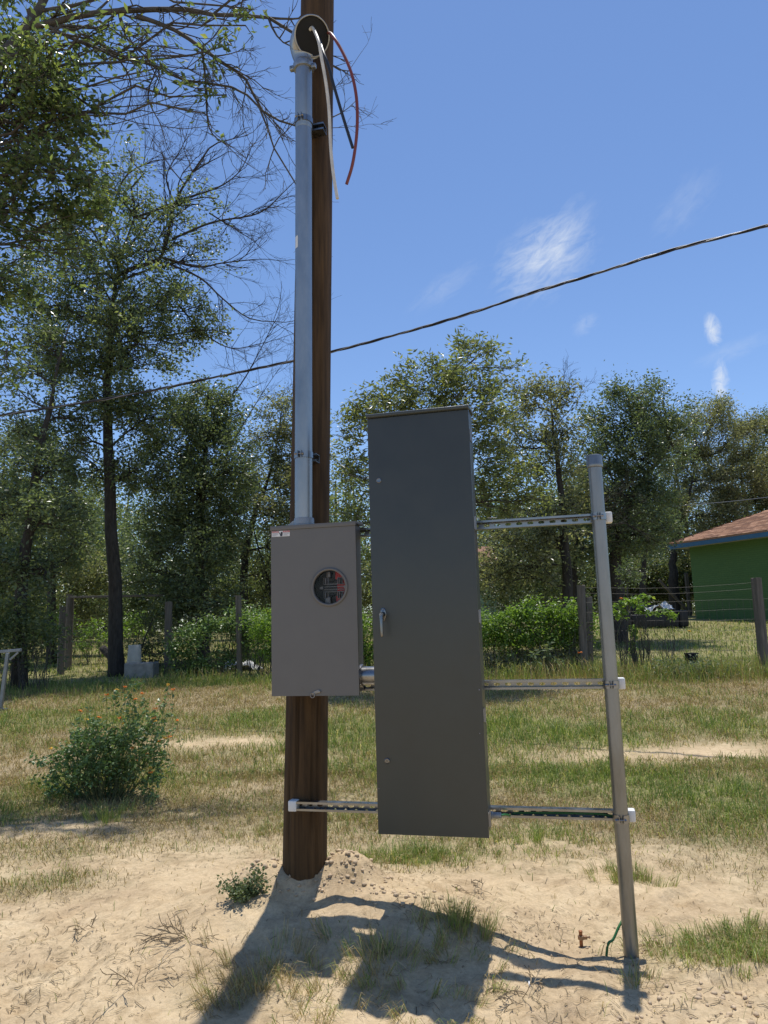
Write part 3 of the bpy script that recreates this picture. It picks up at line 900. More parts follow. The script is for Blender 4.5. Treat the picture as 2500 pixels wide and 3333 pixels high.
# sealing hasp at the lower edge
hs = r.part('hasp', MB().prism([(-0.022, -0.008), (0.020, 0.004), (0.024, 0.011), (0.012, 0.016), (-0.016, 0.006)], (-1.150, VF - 0.0002, 1.070), (1, 0, 0), (0, 0, 1), (0, -1, 0), 0.005), steel_dark, door, bevel=0.001)
r.part('seal_loop', MB().tube([(-1.166 + 0.010 * math.cos(a), VF - 0.007, 1.061 + 0.011 * math.sin(a)) for a in np.linspace(0, 6.28, 13)], 0.0022, 6), steel_dark, door)
r.part('rivet', MB().lathe((-1.134, VF - 0.005, 1.077), (0, -1, 0), [(0.0065, 0), (0.006, 0.003), (0.0001, 0.004)], 12), steel_dark, door)
# faint pressed marks on the cover
for dz, w_ in ((0.014, 0.022), (-0.002, 0.040), (-0.010, 0.046)):
    r.part('pressed_mark', MB().box((-1.163 - w_ / 2, VF - 0.0006, 1.156 + dz), (-1.163 + w_ / 2, VF - 0.0001, 1.158 + dz)), paint_light, door)
r.part('knockout', MB().lathe((-1.222, VF - 0.0001, 1.088), (0, -1, 0), [(0.0095, 0), (0.0092, 0.0008), (0.0001, 0.0008)], 24), paint_light, door)
# warning sticker
L0, L1, LZ0, LZ1 = -1.363, -1.272, 1.8055, 1.8325
st = r.part('warning_sticker', MB().box((L0, VF - 0.0012, LZ0), (L1, VF - 0.0002, LZ1)), label_white, door, label='small white sticker with red DANGER and PELIGRO headers')
for a, b in ((L0 + 0.0005, L0 + 0.0345), (L1 - 0.0345, L1 - 0.0005)):
    r.part('red_header', MB().box((a, VF - 0.0016, LZ1 - 0.0072), (b, VF - 0.0011, LZ1 - 0.0005)), label_red, st)
    for k in range(5):
        wl = (0.030, 0.027, 0.029, 0.020, 0.026)[k]
        r.part('text_line', MB().box((a + 0.002, VF - 0.0015, LZ1 - 0.0103 - k * 0.0034), (a + 0.002 + wl, VF - 0.0011, LZ1 - 0.0089 - k * 0.0034)), label_text, st)
hand = [(-0.0055, -0.011), (0.0045, -0.011), (0.0065, -0.003), (0.0075, 0.005), (0.005, 0.009), (0.001, 0.0105), (-0.003, 0.008), (-0.0045, 0.002), (-0.0075, 0.001), (-0.0065, -0.004)]
r.part('hand_symbol', MB().prism(hand, (L0 + 0.0485, VF - 0.0011, LZ0 + 0.0125), (1, 0, 0), (0, 0, 1), (0, -1, 0), 0.0005), label_ink, st)
bolt_o = [(-0.007, 0.006), (-0.005, 0.0065), (0.000, 0.001), (-0.0025, 0.0005), (0.002, -0.006), (-0.0065, 0.000), (-0.004, 0.001)]
r.part('spark_symbol', MB().prism(bolt_o, (L0 + 0.0415, VF - 0.0011, LZ0 + 0.0150), (1, 0, 0), (0, 0, 1), (0, -1, 0), 0.0004), label_ink, st)


def flat_text(R_, name, body_, size, pos, mat_, parent):
    cu = bpy.data.curves.new(name, 'FONT'); cu.body = body_; cu.size = size; cu.align_x = 'CENTER'; cu.extrude = 0.0001; cu.resolution_u = 2
    to = bpy.data.objects.new(name, cu); C.objects.link(to)
    dg = bpy.context.evaluated_depsgraph_get()
    me = bpy.data.meshes.new_from_object(to.evaluated_get(dg))
    bpy.data.objects.remove(to, do_unlink=True)
    me.transform(Matrix.Rotation(math.pi / 2, 4, 'X'))
    me.transform(Matrix.Translation(Vector(np.asarray(pos) - R_.b)))
    o = link(name, me, mat_, parent)
    return o


flat_text(r, 'danger_text', 'DANGER', 0.0072, (L0 + 0.0175, VF - 0.0018, LZ1 - 0.0064), label_white, st)
flat_text(r, 'danger_text', 'PELIGRO', 0.0070, (L1 - 0.0175, VF - 0.0018, LZ1 - 0.0064), label_white, st)
# conduit hub on the roof of the box
mb = MB().lathe((-1.224, 3.37, Z1 + 0.002), (0, 0, 1), [(0.058, 0.0), (0.058, 0.004), (0.050, 0.008), (0.049, 0.034), (0.0475, 0.038), (0.0445, 0.038)], 40)
r.part('conduit_hub', mb, cast_grey, smooth='auto')
mb = MB().prism([(0, 0), (0.050, 0), (0.012, 0.026), (0, 0.030)], (-1.268, 3.364, Z1 + 0.004), (-1, 0, 0), (0, 0, 1), (0, 1, 0), 0.012)
r.part('hub_flange', mb, cast_grey)

# ---- rigid conduit riser
CV = 3.37
cu_ = lambda z: -1.2265 + (z - 1.874) * 0.0134
r = Rack('conduit_riser', (cu_(1.87), CV, 1.87), 'grey galvanised conduit rising from the meter box up the pole', 'conduit')
mb = MB(); zz = np.linspace(1.862, 4.36, 14)
mb.tube([(cu_(z), CV, z) for z in zz], 0.0432, 44)
r.part('pipe', mb, galv, smooth='auto')
mb = MB(); mb.tube([(cu_(z), CV, z) for z in (3.985, 3.99, 4.30, 4.355)], [0.0436, 0.0452, 0.0452, 0.0452], 44)
r.part('coupling', mb, galv, smooth='auto')
mb = MB()
K = 7; sz_ = [3.30, 3.365]
vv, q = [], []
for z in sz_:
    for k in range(K):
        a = math.radians(-146 + k * 5.5); vv.append((cu_(z) + 0.0437 * math.cos(a), CV + 0.0437 * math.sin(a), z))
for k in range(K - 1): q.append((k, k + 1, K + k + 1, K + k))
mb.raw(vv, q)
r.part('paper_sticker', mb, label_white)

for z, u1, lab in ((4.028, -1.105, 'short strut bracket under the weatherhead, fixing conduit to pole'), (2.211, -1.175, 'short strut bracket on the pole just above the meter box')):
    r = Rack('strut_bracket', (cu_(z), 3.44, z - 0.02), lab, 'bracket', 'conduit brackets')
    pf = 3.578 - 0.100
    r.part('channel', strut_mesh(MB(), u1 - (0.112 if z > 4 else 0.085), u1, z, v0=3.418, d=0.058), zinc)
    pipe_clamp(cu_(z), CV, z, 0.0455 if z > 4 else 0.0434, 'zinc pipe clamp on the conduit ' + ('below the weatherhead' if z > 4 else 'above the meter box'))

# ---- weatherhead
r = Rack('weatherhead', (cu_(4.36), CV, 4.36), 'grey cast weatherhead with round black wire plate on top of the conduit', 'weatherhead')
mb = MB().lathe((cu_(4.35), CV, 4.335), (0, 0, 1), [(0.0458, 0.0), (0.054, 0.002), (0.056, 0.010), (0.056, 0.034), (0.051, 0.044), (0.046, 0.050)], 40)
r.part('collar', mb, cast_head, smooth='auto')
for s_, k in ((-1, 0), (1, 1)):
    e = np.array([cu_(4.35) + s_ * 0.062, CV - 0.012, 4.350 - 0.012 * k])
    r.part('clamp_ear', MB().box(e - (0.012, 0.012, 0.012), e + (0.012, 0.012, 0.014)), cast_head, bevel=0.004, smooth='auto')
    r.part('clamp_screw', MB().lathe(e + (0, -0.0115, 0.0), (0, -1, 0), [(0.006, 0), (0.006, 0.005), (0.0001, 0.006)], 8), zinc)
c0 = np.array([cu_(4.36), CV, 4.372])
FN = np.array([0.50, -0.62, -0.60]); FN /= np.linalg.norm(FN)
cD = np.array([cu_(4.36) + 0.070, CV - 0.058, 4.478])
secs = []
up = np.array([0, 0, 1.0])
ctrl = [c0, c0 + (-0.006, 0.005, 0.055), c0 + (0.004, 0.006, 0.100), cD - FN * 0.030, cD]
path = smooth_path(ctrl, 24)
T = np.gradient(path, axis=0)
n = len(path)
side0 = np.cross(up, FN); side0 /= np.linalg.norm(side0)
K = 40
vv = []
for i, p in enumerate(path):
    f = i / (n - 1)
    g = f * f * (3 - 2 * f)
    nn = up * (1 - g) * 1.0 + FN * g + np.array([0.3, -0.35, 0.25]) * (4 * g * (1 - g)) * 0.5
    nn /= np.linalg.norm(nn)
    a_ = side0 - nn * (side0 @ nn); a_ /= np.linalg.norm(a_); b_ = np.cross(nn, a_)
    ra = 0.048 + (0.094 - 0.048) * sstep(0.0, 0.75, f)
    for k in range(K):
        t = 2 * math.pi * k / K
        vv.append(p + ra * (math.cos(t) * a_ + math.sin(t) * b_))
q = [(i * K + k, i * K + (k + 1) % K, (i + 1) * K + (k + 1) % K, (i + 1) * K + k) for i in range(n - 1) for k in range(K)]
hb = r.part('hood', MB().raw(vv, q), cast_head, smooth=True)
mb = MB().lathe(cD - FN * 0.006, FN, [(0.0945, -0.010), (0.0975, -0.006), (0.0985, 0.004), (0.0965, 0.012), (0.0905, 0.012), (0.0895, 0.004)], 48)
r.part('rim', mb, cast_head, smooth=True)
mb = MB().lathe(cD - FN * 0.012, FN, [(0.0901, 0.0), (0.0901, 0.008), (0.088, 0.010), (0.0001, 0.010)], 48)
plate = r.part('wire_plate', mb, black_pl, smooth='auto')
eD = cD - FN * 0.002
aX = side0 - FN * (side0 @ FN); aX /= np.linalg.norm(aX); bX = np.cross(FN, aX)


def rack_single_tube(name, pts, rad, mat_, lab, cat, group=None, k=12, n=48):
    P = smooth_path(pts, n)
    b = P[0]
    return single(name, MB().tube(P, rad, k), mat_, lab, cat, group, base=b, smooth='auto', rack=True)


rp = lambda x, y, v: RP((850 + x / 3.16) / KD, (y / 3.16) / KD, v)


def plate_point(x, y):
    """where the sight line through a pixel meets the wire plate"""
    d = ray((850 + x / 3.16) / KD, (y / 3.16) / KD)
    dr = np.array([d @ S, d @ V, d[2]]); o = np.array([0, 0, EYE])
    t = ((eD - o) @ FN) / (dr @ FN)
    return o + dr * t


w0 = plate_point(505, 303); k0 = plate_point(585, 392); r0 = plate_point(690, 340)
rack_single_tube('service_wire', [w0 - FN * 0.003, w0 + FN * 0.028 + (0.006, 0, 0.004), rp(590, 420, 3.205), rp(622, 600, 3.200), rp(668, 860, 3.215), rp(700, 1150, 3.23), rp(715, 1500, 3.24), rp(745, 1800, 3.24), rp(785, 2042, 3.235)], 0.0082, wire_white, 'thick white service wire hanging longest from the weatherhead', 'wire', 'service wires')
rack_single_tube('service_wire', [k0 - FN * 0.003, k0 + FN * 0.020, rp(640, 540, 3.230), rp(700, 700, 3.225), rp(745, 870, 3.23), rp(842, 1200, 3.24), rp(942, 1520, 3.25)], 0.0080, wire_black, 'thick black service wire hanging straight and shortest from the weatherhead', 'wire', 'service wires')
rack_single_tube('service_wire', [r0 - FN * 0.003, r0 + FN * 0.016, rp(735, 368, 3.225), rp(830, 520, 3.21), rp(925, 740, 3.205), rp(975, 960, 3.21), rp(990, 1180, 3.22), rp(980, 1420, 3.23), rp(940, 1690, 3.245), rp(879, 1895, 3.26)], 0.0080, wire_red, 'thick brick red service wire bowed out to the right of the weatherhead', 'wire', 'service wires')

# ---- tall cabinet
VC = 3.260
U0, U1, Z0, Z1 = -0.8625, -0.384, 0.476, 2.355
r = Rack('breaker_cabinet', ((U0 + U1) / 2, VS, Z0), 'tall narrow dark grey steel cabinet with handle, mounted on the struts', 'cabinet')
mb = MB()
VB = VS - 0.0015
mb.box((U0 + .006, VC + .022, Z0 + .006), (U1 - .006, VB, Z1 - .006))
r.part('body', mb, paint_dark, bevel=0.002)
mb = MB().box((U0, VC, Z0), (U1, VC + 0.0205, Z1 - 0.0225))
door = r.part('door', mb, paint_dark, bevel=0.0018, smooth='auto')
hood = [(VC - 0.010, Z1 - 0.016), (VC - 0.010, Z1 - 0.004), (VC - 0.002, Z1), (VB, Z1 + 0.014), (VB, Z1 - 0.0055), (VC + 0.0215, Z1 - 0.0055), (VC + 0.0215, Z1 - 0.020), (VC + 0.004, Z1 - 0.020)]
r.part('rain_hood', MB().prism(hood, (U0 - 0.003, 0, 0), (0, 1, 0), (0, 0, 1), (1, 0, 0), U1 - U0 + 0.006), paint_dark, bevel=0.0012, smooth='auto')
for z in (2.215, 1.81, 1.395, 0.975, 0.548):
    hg = r.part('hinge', MB().box((U1 + 0.0004, VC + 0.004, z - 0.028), (U1 + 0.005, VC + 0.046, z + 0.028)), steel_dark, bevel=0.001)
    r.part('hinge_pin', MB().lathe((U1 + 0.0055, VC + 0.021, z - 0.031), (0, 0, 1), [(0.0001, 0), (0.0042, 0), (0.0042, 0.062), (0.0001, 0.062)], 10), steel_dark, hg, smooth='auto')
# latch handle
hu, hz = -0.812, 1.417
plate_o = [(-0.006, 0.030), (0.006, 0.030), (0.011, 0.020), (0.0155, 0.004), (0.0145, -0.004), (0.008, -0.026), (0.002, -0.031), (-0.004, -0.029), (-0.011, -0.018), (-0.0155, 0.0), (-0.011, 0.018)]
hnd = r.part('handle', MB().prism(plate_o, (hu, VC - 0.0003, hz), (1, 0, 0), (0, 0, 1), (0, -1, 0), 0.004), chrome, door, bevel=0.0012, smooth='auto')
r.part('hub', MB().lathe((hu, VC - 0.004, hz), (0, -1, 0), [(0.013, 0), (0.012, 0.010), (0.0105, 0.020), (0.0105, 0.034), (0.009, 0.036), (0.0001, 0.036)], 24), chrome, hnd, smooth='auto')
lv = [(hu - 0.0015, VC - 0.036, hz + 0.001), (hu, VC - 0.040, hz - 0.018), (hu + 0.001, VC - 0.043, hz - 0.050), (hu + 0.002, VC - 0.044, hz - 0.088), (hu + 0.002, VC - 0.042, hz - 0.098)]
r.part('lever', MB().tube(smooth_path(lv, 20), np.interp(np.linspace(0, 1, 20), [0, 0.2, 0.9, 1], [0.0100, 0.0085, 0.0060, 0.0048]), 14), chrome, hnd, smooth='auto')
r.part('key_lock', MB().lathe((hu - 0.0015, VC - 0.0465, hz + 0.001), (0, -1, 0), [(0.0058, -0.004), (0.0058, 0.001), (0.002, 0.001), (0.0015, -0.001), (0.0001, -0.001)], 16), steel_dark, hnd, smooth='auto')
for z, k in ((hz + 0.024, 1), (hz - 0.025, 1)):
    r.part('screw', MB().lathe((hu + 0.001, VC - 0.0042, z), (0, -1, 0), [(0.0035, 0), (0.003, 0.0018), (0.0001, 0.0022)], 10), chrome, hnd, smooth='auto')
r.part('hole_plug', MB().lathe((-0.814, VC - 0.0002, 2.034), (0, -1, 0), [(0.0120, 0.0), (0.0118, 0.0022), (0.0100, 0.0030), (0.0085, 0.0016), (0.0001, 0.0014)], 28), chrome, door, smooth='auto')
lk = r.part('cam_lock', MB().lathe((-0.813, VC - 0.0002, 0.782), (0, -1, 0), [(0.0122, 0.0), (0.0120, 0.004), (0.0100, 0.0055), (0.0088, 0.0035), (0.0001, 0.0035)], 28), chrome, door, smooth='auto')
r.part('key_slot', MB().box((-0.8145, VC - 0.0042, 0.7765), (-0.8115, VC - 0.0036, 0.7875)), label_ink, lk)
for u_, z_, s_ in ((-0.395, 1.082, 0.0030), (-0.402, 0.90, 0.0022), (-0.854, 0.665, 0.002)):
    r.part('paint_chip', MB().lathe((u_, VC - 0.0001, z_), (0, -1, 0), [(s_, 0), (s_ * .8, 0.0007), (0.0001, 0.0008)], 9), label_text, door)
mb = MB().lathe((U1 - 0.004, 3.36, ZB + 0.004), (1, 0, 0), [(0.0001, 0.0), (0.0165, 0.0), (0.0165, 0.012), (0.0125, 0.014), (0.0125, 0.048), (0.0105, 0.050), (0.0001, 0.050)], 20)
r.part('cable_connector', mb, cast_grey, smooth='auto')

# ---- short pipe between the two boxes
r = Rack('conduit_nipple', (-0.91, 3.372, 1.10), 'short fat shiny conduit joining the meter box to the tall cabinet', 'conduit')
mb = MB().tube([(-0.955, 3.372, 1.1405), (-0.91, 3.372, 1.1405), (-0.8585, 3.372, 1.1405)], 0.0425, 44)
r.part('pipe', mb, zinc, smooth='auto')
mb = MB().lathe((-0.9560, 3.372, 1.1405), (1, 0, 0), [(0.043, 0.0), (0.052, 0.0), (0.053, 0.003), (0.0505, 0.006), (0.053, 0.009), (0.0500, 0.013), (0.043, 0.013)], 40)
r.part('locknut', mb, steel_dark, smooth='auto')

# ---- green grounding wires
rp5 = lambda x, y, v: RP((1500 + x / 1.659) / KD, (2400 + y / 1.659) / KD, v)
rack_single_tube('ground_wire', [(-0.340, 3.36, 0.544), rp5(240, 418, 3.40), rp5(280, 424, 3.45), rp5(310, 408, 3.458), (0.02, 3.458, 0.540), (0.12, 3.458, 0.532), (0.17, 3.458, 0.50), (0.166, 3.455, 0.30), (0.150, 3.445, 0.16), rp5(850, 1030, 3.40), rp5(822, 1092, 3.38), rp5(795, 1115, 3.37) - (0, 0, 0.0), rp5(780, 1122, 3.37) - (0, 0, 0.05)], 0.0052, wire_green, 'green grounding wire running in the lowest strut and down behind the post', 'wire')
rodp = G((1500 + 652 / 1.659) / KD, (2400 + 1135 / 1.659) / KD)
g = thing('ground_rod', rodp, 'copper ground rod stub with bronze clamp beside the steel post', 'ground rod')
mb = MB().lathe((0, 0, -0.15), (0, 0, 1), [(0.0075, 0), (0.0075, 0.205), (0.0085, 0.208), (0.0085, 0.213), (0.0001, 0.215)], 16)
link('rod', mb.mesh('rod', 'auto'), copper, g)
mb = MB().lathe((0, 0, 0.028), (0, 0, 1), [(0.0078, 0), (0.013, 0), (0.013, 0.016), (0.0078, 0.016)], 14); mb.box((0.010, -0.007, 0.029), (0.026, 0.007, 0.043))
link('clamp', mb.mesh('clamp', False, 0.0015), bronze, g)
mb = MB().lathe((0.024, 0, 0.036), (1, 0, 0), [(0.0035, 0), (0.0035, 0.010), (0.0055, 0.010), (0.0055, 0.015), (0.0001, 0.015)], 6)
link('clamp_bolt', mb.mesh('clamp_bolt'), bronze, g)

# ================================================================== BEYOND THE RACK
def gpt(px, Y):
    """ground point below pixel column px at depth Y"""
    p = DP(px, 1480, Y)
    for _ in range(4):      # the roll shifts the column a little with height
        z = float(gz(p[0], Y)); d = ray(px, 1480)
        k = KD
        # solve for the pixel row whose ray meets the ground at depth Y
        py = 1480
        lo_, hi_ = 900, 2200
        for _ in range(30):
            py = (lo_ + hi_) / 2
            q_ = DP(px, py, Y)
            if q_[2] > float(gz(q_[0], Y)): lo_ = py
            else: hi_ = py
        p = DP(px, py, Y); break
    p[2] = float(gz(p[0], p[1]))
    return p


# ---- overhead cable
def cable_path():
    pts = [(-420, 958), (-150, 921), (0, 897), (230, 862), (440, 820), (640, 778), (830, 730), (1000, 682), (1150, 632), (1300, 587), (1450, 541), (1659, 487), (1900, 418), (2300, 290)]
    P = []
    for x, y in pts:
        P.append(DP(x, y, float(np.interp(x, [-420, 0, 1659, 2300], [13.2, 11.6, 7.6, 6.6]))))
    return smooth_path(P, 420)


P = cable_path()
T = np.gradient(P, axis=0); T /= np.linalg.norm(T, axis=1)[:, None]
A = np.cross(T, (0, 0, 1)); A /= np.linalg.norm(A, axis=1)[:, None]; B = np.cross(A, T)
dist = np.concatenate([[0], np.cumsum(np.linalg.norm(np.diff(P, axis=0), axis=1))])
g = thing('overhead_cable', P[200], 'twisted black overhead service cable crossing the sky behind the pole', 'cable')
for k in range(3):
    an = dist * 2 * math.pi / 0.95 + k * 2 * math.pi / 3
    off = 0.0105 * (np.cos(an)[:, None] * A + np.sin(an)[:, None] * B)
    wob = 0.004 * np.sin(dist * 2.1 + k)[:, None] * B
    link('strand', MB().tube(P + off + wob - P[200], 0.0098 if k < 2 else 0.0078, 7).mesh('strand', True), cable_black if k < 2 else cable_bare, g)
P = smooth_path([DP(430, 1088, 22), DP(560, 1098, 20), DP(640, 1106, 19.5), DP(900, 1120, 19), DP(1150, 1116, 19), DP(1340, 1103, 19), DP(1500, 1090, 20), DP(1659, 1074, 21), DP(1900, 1040, 23)], 60)
single('telephone_line', MB().tube(P, 0.009, 5), cable_bare, 'thin grey line strung low in front of the trees behind the rack', 'cable', base=P[0], smooth=True)


# ---- fence posts
def fence_post(px, Y, top_py, wid, lab, lean=0.0, square=False):
    b = gpt(px, Y)
    # height from the pixel row of its top
    lo_, hi_ = 0.3, 4.0
    for _ in range(30):
        h = (lo_ + hi_) / 2
        q_ = b + np.array([lean * h, 0, h]) - CAMPOS
        py = (1666.5 - FPX * (q_ @ CU) / (q_ @ CF)) / KD
        if py > top_py: lo_ = h
        else: hi_ = h
    mb = MB(); n, K = 12, 12 if not square else 8
    zz = np.linspace(-0.15, h, n); vv = []
    sd = int(px) % 97
    for z in zz:
        for k in range(K):
            a = 2 * math.pi * (k + 0.5) / K
            rr = wid / 2 * (1 + 0.12 * (hash2(np.array([k]), np.array([sd]), 3)[0] - 0.5) + 0.06 * (vnoise(k * 1.3, z * 3 + sd, 4) - 0.5))
            if square: rr *= 1.12 if k % 2 else 1.0
            top = 0.02 * (hash2(np.array([k]), np.array([sd]), 8)[0] - 0.5) if z == zz[-1] else 0
            vv.append((lean * z + rr * math.cos(a), rr * math.sin(a), z + top))
    q = [(i * K + k, i * K + (k + 1) % K, (i + 1) * K + (k + 1) % K, (i + 1) * K + k) for i in range(n - 1) for k in range(K)]
    vv.append((lean * h, 0, h)); t = [((n - 1) * K + k, (n - 1) * K + (k + 1) % K, n * K) for k in range(K)]
    mb.raw(vv, q, t)
    o = link('fence_post', mb.mesh('fence_post', 'auto'), wood_post); o.location = tuple(b)
    tag(o, lab, 'post', 'wooden fence posts')
    return b, h


FP = {}
FP['a'] = fence_post(131, 16.6, 1310, 0.150, 'short squared fence post in front of the taller gate post at far left', 0.0, True)
FP['g'] = fence_post(146, 17.6, 1284, 0.175, 'tall thick wooden gate post carrying the rail at far left')
FP['b'] = fence_post(362, 16.0, 1300, 0.155, 'round fence post right of the white bucket, among dark leaves')
FP['c'] = fence_post(518, 15.2, 1287, 0.115, 'dark slim fence post standing in the vines left of the meter box', -0.02)
FP['d'] = fence_post(1262, 13.3, 1264, 0.150, 'weathered wooden fence post just left of the steel post', 0.03)
FP['e'] = fence_post(1272, 13.45, 1290, 0.150, 'split rough fence post leaning behind the weathered post by the steel pipe', 0.05, True)
FP['f'] = fence_post(1652, 12.4, 1248, 0.150, 'thick fence post at the right edge in front of the green house', 0.012, True)
# gate rail over to the big trunk
a = DP(152, 1290, 17.55); b = DP(352, 1286, 16.9)
single('gate_rail', MB().beam(a, b, 0.06, 0.05), wood_post, 'level wooden rail from the gate post to the big trunk', 'rail', base=a, bevel=0.008)
a = DP(208, 1395, 17.2); b = DP(290, 1445, 16.9)
single('fallen_branch', MB().tube(smooth_path([DP(222, 1400, 17.2), DP(246, 1425, 17.0), DP(268, 1440, 17), gpt(300, 16.8)], 12), [0.085] * 4 + [0.075] * 8, 9), bark, 'thick broken branch propped against the fence behind the trunk', 'branch', base=gpt(250, 17.0), smooth=True)
single('dead_sapling', MB().tube(smooth_path([gpt(292, 16.9), DP(308, 1392, 16.9), DP(325, 1350, 16.9), DP(331, 1335, 16.9)], 14), np.linspace(0.022, 0.008, 12 if False else len(smooth_path([gpt(292, 16.9), DP(308, 1392, 16.9), DP(325, 1350, 16.9), DP(331, 1335, 16.9)], 14))), 6), bark, 'thin curved dead stem rising through the wire fence at left', 'sapling', base=gpt(292, 16.9), smooth=True)


def wire_fence(pa, pb, h, n_h, lab, pitch=0.105):
    pa = np.asarray(pa); pb = np.asarray(pb)
    L_ = np.linalg.norm((pb - pa)[:2]); n = int(L_ / pitch)
    o = thing('wire_fence', (pa + pb) / 2, lab, 'fence', 'wire fence runs')
    c = (pa + pb) / 2
    mb = MB()
    for k in range(n + 1):
        f = k / n; p = pa + (pb - pa) * f; p[2] = float(gz(p[0], p[1]))
        j = rng.normal(0, 0.008, 2)
        mb.tube([p - c + (0, 0, -0.02), p - c + (j[0], j[1], h * 0.5), p - c + (0, 0, h)], 0.0024, 3, cap=False)
    v_ = link('upright_wires', mb.mesh('upright_wires'), fence_wire, o); v_['kind'] = 'stuff'
    for k in range(n_h):
        z = 0.05 + (h - 0.05) * k / (n_h - 1)
        pts = []
        for f in np.linspace(0, 1, 14):
            p = pa + (pb - pa) * f; p[2] = float(gz(p[0], p[1])) + z + 0.010 * math.sin(f * 9 + k)
            pts.append(p - c)
        link('line_wire', MB().tube(pts, 0.0020, 4, cap=False).mesh('line_wire'), fence_wire, o)


fd, ff = FP['d'][0], FP['f'][0]
wire_fence(fd, ff, 1.22, 8, 'wire mesh fence between the weathered post and the right edge post')
wire_fence(ff, ff + (ff - fd), 1.22, 8, 'wire mesh fence running off past the right edge post')
wire_fence(FP['c'][0], fd, 1.2, 8, 'wire mesh fence hidden in vines behind both cabinets')
wire_fence(FP['b'][0], FP['c'][0], 1.2, 8, 'wire mesh fence overgrown between the two posts left of the meter box')
wire_fence(FP['a'][0], FP['b'][0], 1.2, 10, 'wire mesh fence across the opening beside the big trunk')
for z, nm in ((1.40, 'upper'), (1.62 - 0.12, 'lower')):
    pts = []
    for f in np.linspace(0, 1, 12):
        p = fd + (ff - fd) * f; pts.append((p[0], p[1], float(gz(p[0], p[1])) + z - 0.05 * math.sin(f * math.pi)))
    single('barbed_wire', MB().tube(pts, 0.0022, 4, cap=False), fence_wire, nm + ' single wire strung above the mesh in front of the green house', 'wire', 'top wires of the fence', base=pts[0])

# ---- house
HW = np.array([0.476, -0.88, 0]); HW /= np.linalg.norm(HW)     # along the front wall, towards the camera
HI = np.array([0.88, 0.476, 0]); HI -= HW * (HI @ HW); HI /= np.linalg.norm(HI)
hc = DP(1500, 1300, 28.0); hc[2] = DP(1506, 1326, 28.0)[2]
HL, HD, HH = 12.0, 9.0, 2.50
brick = bpy.data.materials.new('green_painted_brick'); brick.use_nodes = True
nt = brick.node_tree; bs = nt.nodes['Principled BSDF']; bs.inputs['Roughness'].default_value = 0.75
tc = nt.nodes.new('ShaderNodeTexCoord'); mp = nt.nodes.new('ShaderNodeMapping'); mp.inputs['Rotation'].default_value = (math.pi / 2, 0, 0)
nt.links.new(tc.outputs['Object'], mp.inputs[0])
bt = nt.nodes.new('ShaderNodeTexBrick'); bt.inputs['Scale'].default_value = 1.0
bt.inputs['Brick Width'].default_value = 0.215; bt.inputs['Row Height'].default_value = 0.076; bt.inputs['Mortar Size'].default_value = 0.007
bt.inputs['Color1'].default_value = (0.080, 0.165, 0.052, 1); bt.inputs['Color2'].default_value = (0.090, 0.180, 0.058, 1); bt.inputs['Mortar'].default_value = (0.066, 0.138, 0.044, 1)
nt.links.new(mp.outputs[0], bt.inputs['Vector']); nt.links.new(bt.outputs['Color'], bs.inputs['Base Color'])
bp = nt.nodes.new('ShaderNodeBump'); bp.inputs['Strength'].default_value = 0.5; bp.inputs['Distance'].default_value = 0.006; bp.invert = True
nt.links.new(bt.outputs['Fac'], bp.inputs['Height']); nt.links.new(bp.outputs[0], bs.inputs['Normal'])
shingle_m = [material('shingle_%d' % i, c, 0.9, 0, 0.2, var=(25, 0.75, 1.2), bump=(120, 0.5, 0.004)) for i, c in enumerate([(0.42, 0.245, 0.160), (0.33, 0.185, 0.120), (0.50, 0.300, 0.200), (0.27, 0.155, 0.105)])]
fascia_blue = material('fascia_blue', (0.055, 0.155, 0.27), 0.6, var=(6, 0.85, 1.08))
soffit = material('soffit', (0.34, 0.34, 0.32), 0.8)
ang = math.atan2(HW[1], HW[0])
house = thing('house', hc, 'green painted brick house with brown shingle hip roof and blue fascia', 'house', rotz=ang)
# local frame: x along the front wall towards the camera, y into the house, z up
link('wall', MB().box((0, 0, -0.6), (HL, HD, HH)).mesh('wall'), brick, house)
OV, RP_ = 0.55, 0.417
ez = HH - 0.02
def slope_h(y): return ez + 0.20 + (y + OV) * RP_
rd = (HD + 2 * OV) / 2; rh = ez + 0.20 + rd * RP_
x0, x1, y0, y1 = -OV, HL + OV, -OV, HD + OV
vv = [(x0, y0, ez + .2), (x1, y0, ez + .2), (x1, y1, ez + .2), (x0, y1, ez + .2), (x0 + rd, y0 + rd, rh), (x1 - rd, y0 + rd, rh), (x0, y0, ez + .16), (x1, y0, ez + .16), (x1, y1, ez + .16), (x0, y1, ez + .16)]
roof = link('roof', MB().raw(vv, [(0, 1, 5, 4), (2, 3, 4, 5), (0, 6, 7, 1), (1, 7, 8, 2), (2, 8, 9, 3), (3, 9, 6, 0), (6, 9, 8, 7)], [(1, 2, 5), (3, 0, 4)]).mesh('roof'), shingle_m[1], house)
mb = MB()
mb.box((x0 + .01, y0 + .01, ez), (x1 - .01, y0 + .035, ez + .158)); mb.box((x0 + .01, y1 - .035, ez), (x1 - .01, y1 - .01, ez + .158))
mb.box((x0 + .01, y0 + .036, ez), (x0 + .035, y1 - .036, ez + .158)); mb.box((x1 - .035, y0 + .036, ez), (x1 - .01, y1 - .036, ez + .158))
link('fascia', mb.mesh('fascia'), fascia_blue, house)
mb = MB().box((x0 + .036, y0 + .036, ez + .02), (x1 - .036, y1 - .036, ez + .04))
link('soffit', mb.mesh('soffit'), soffit, house)
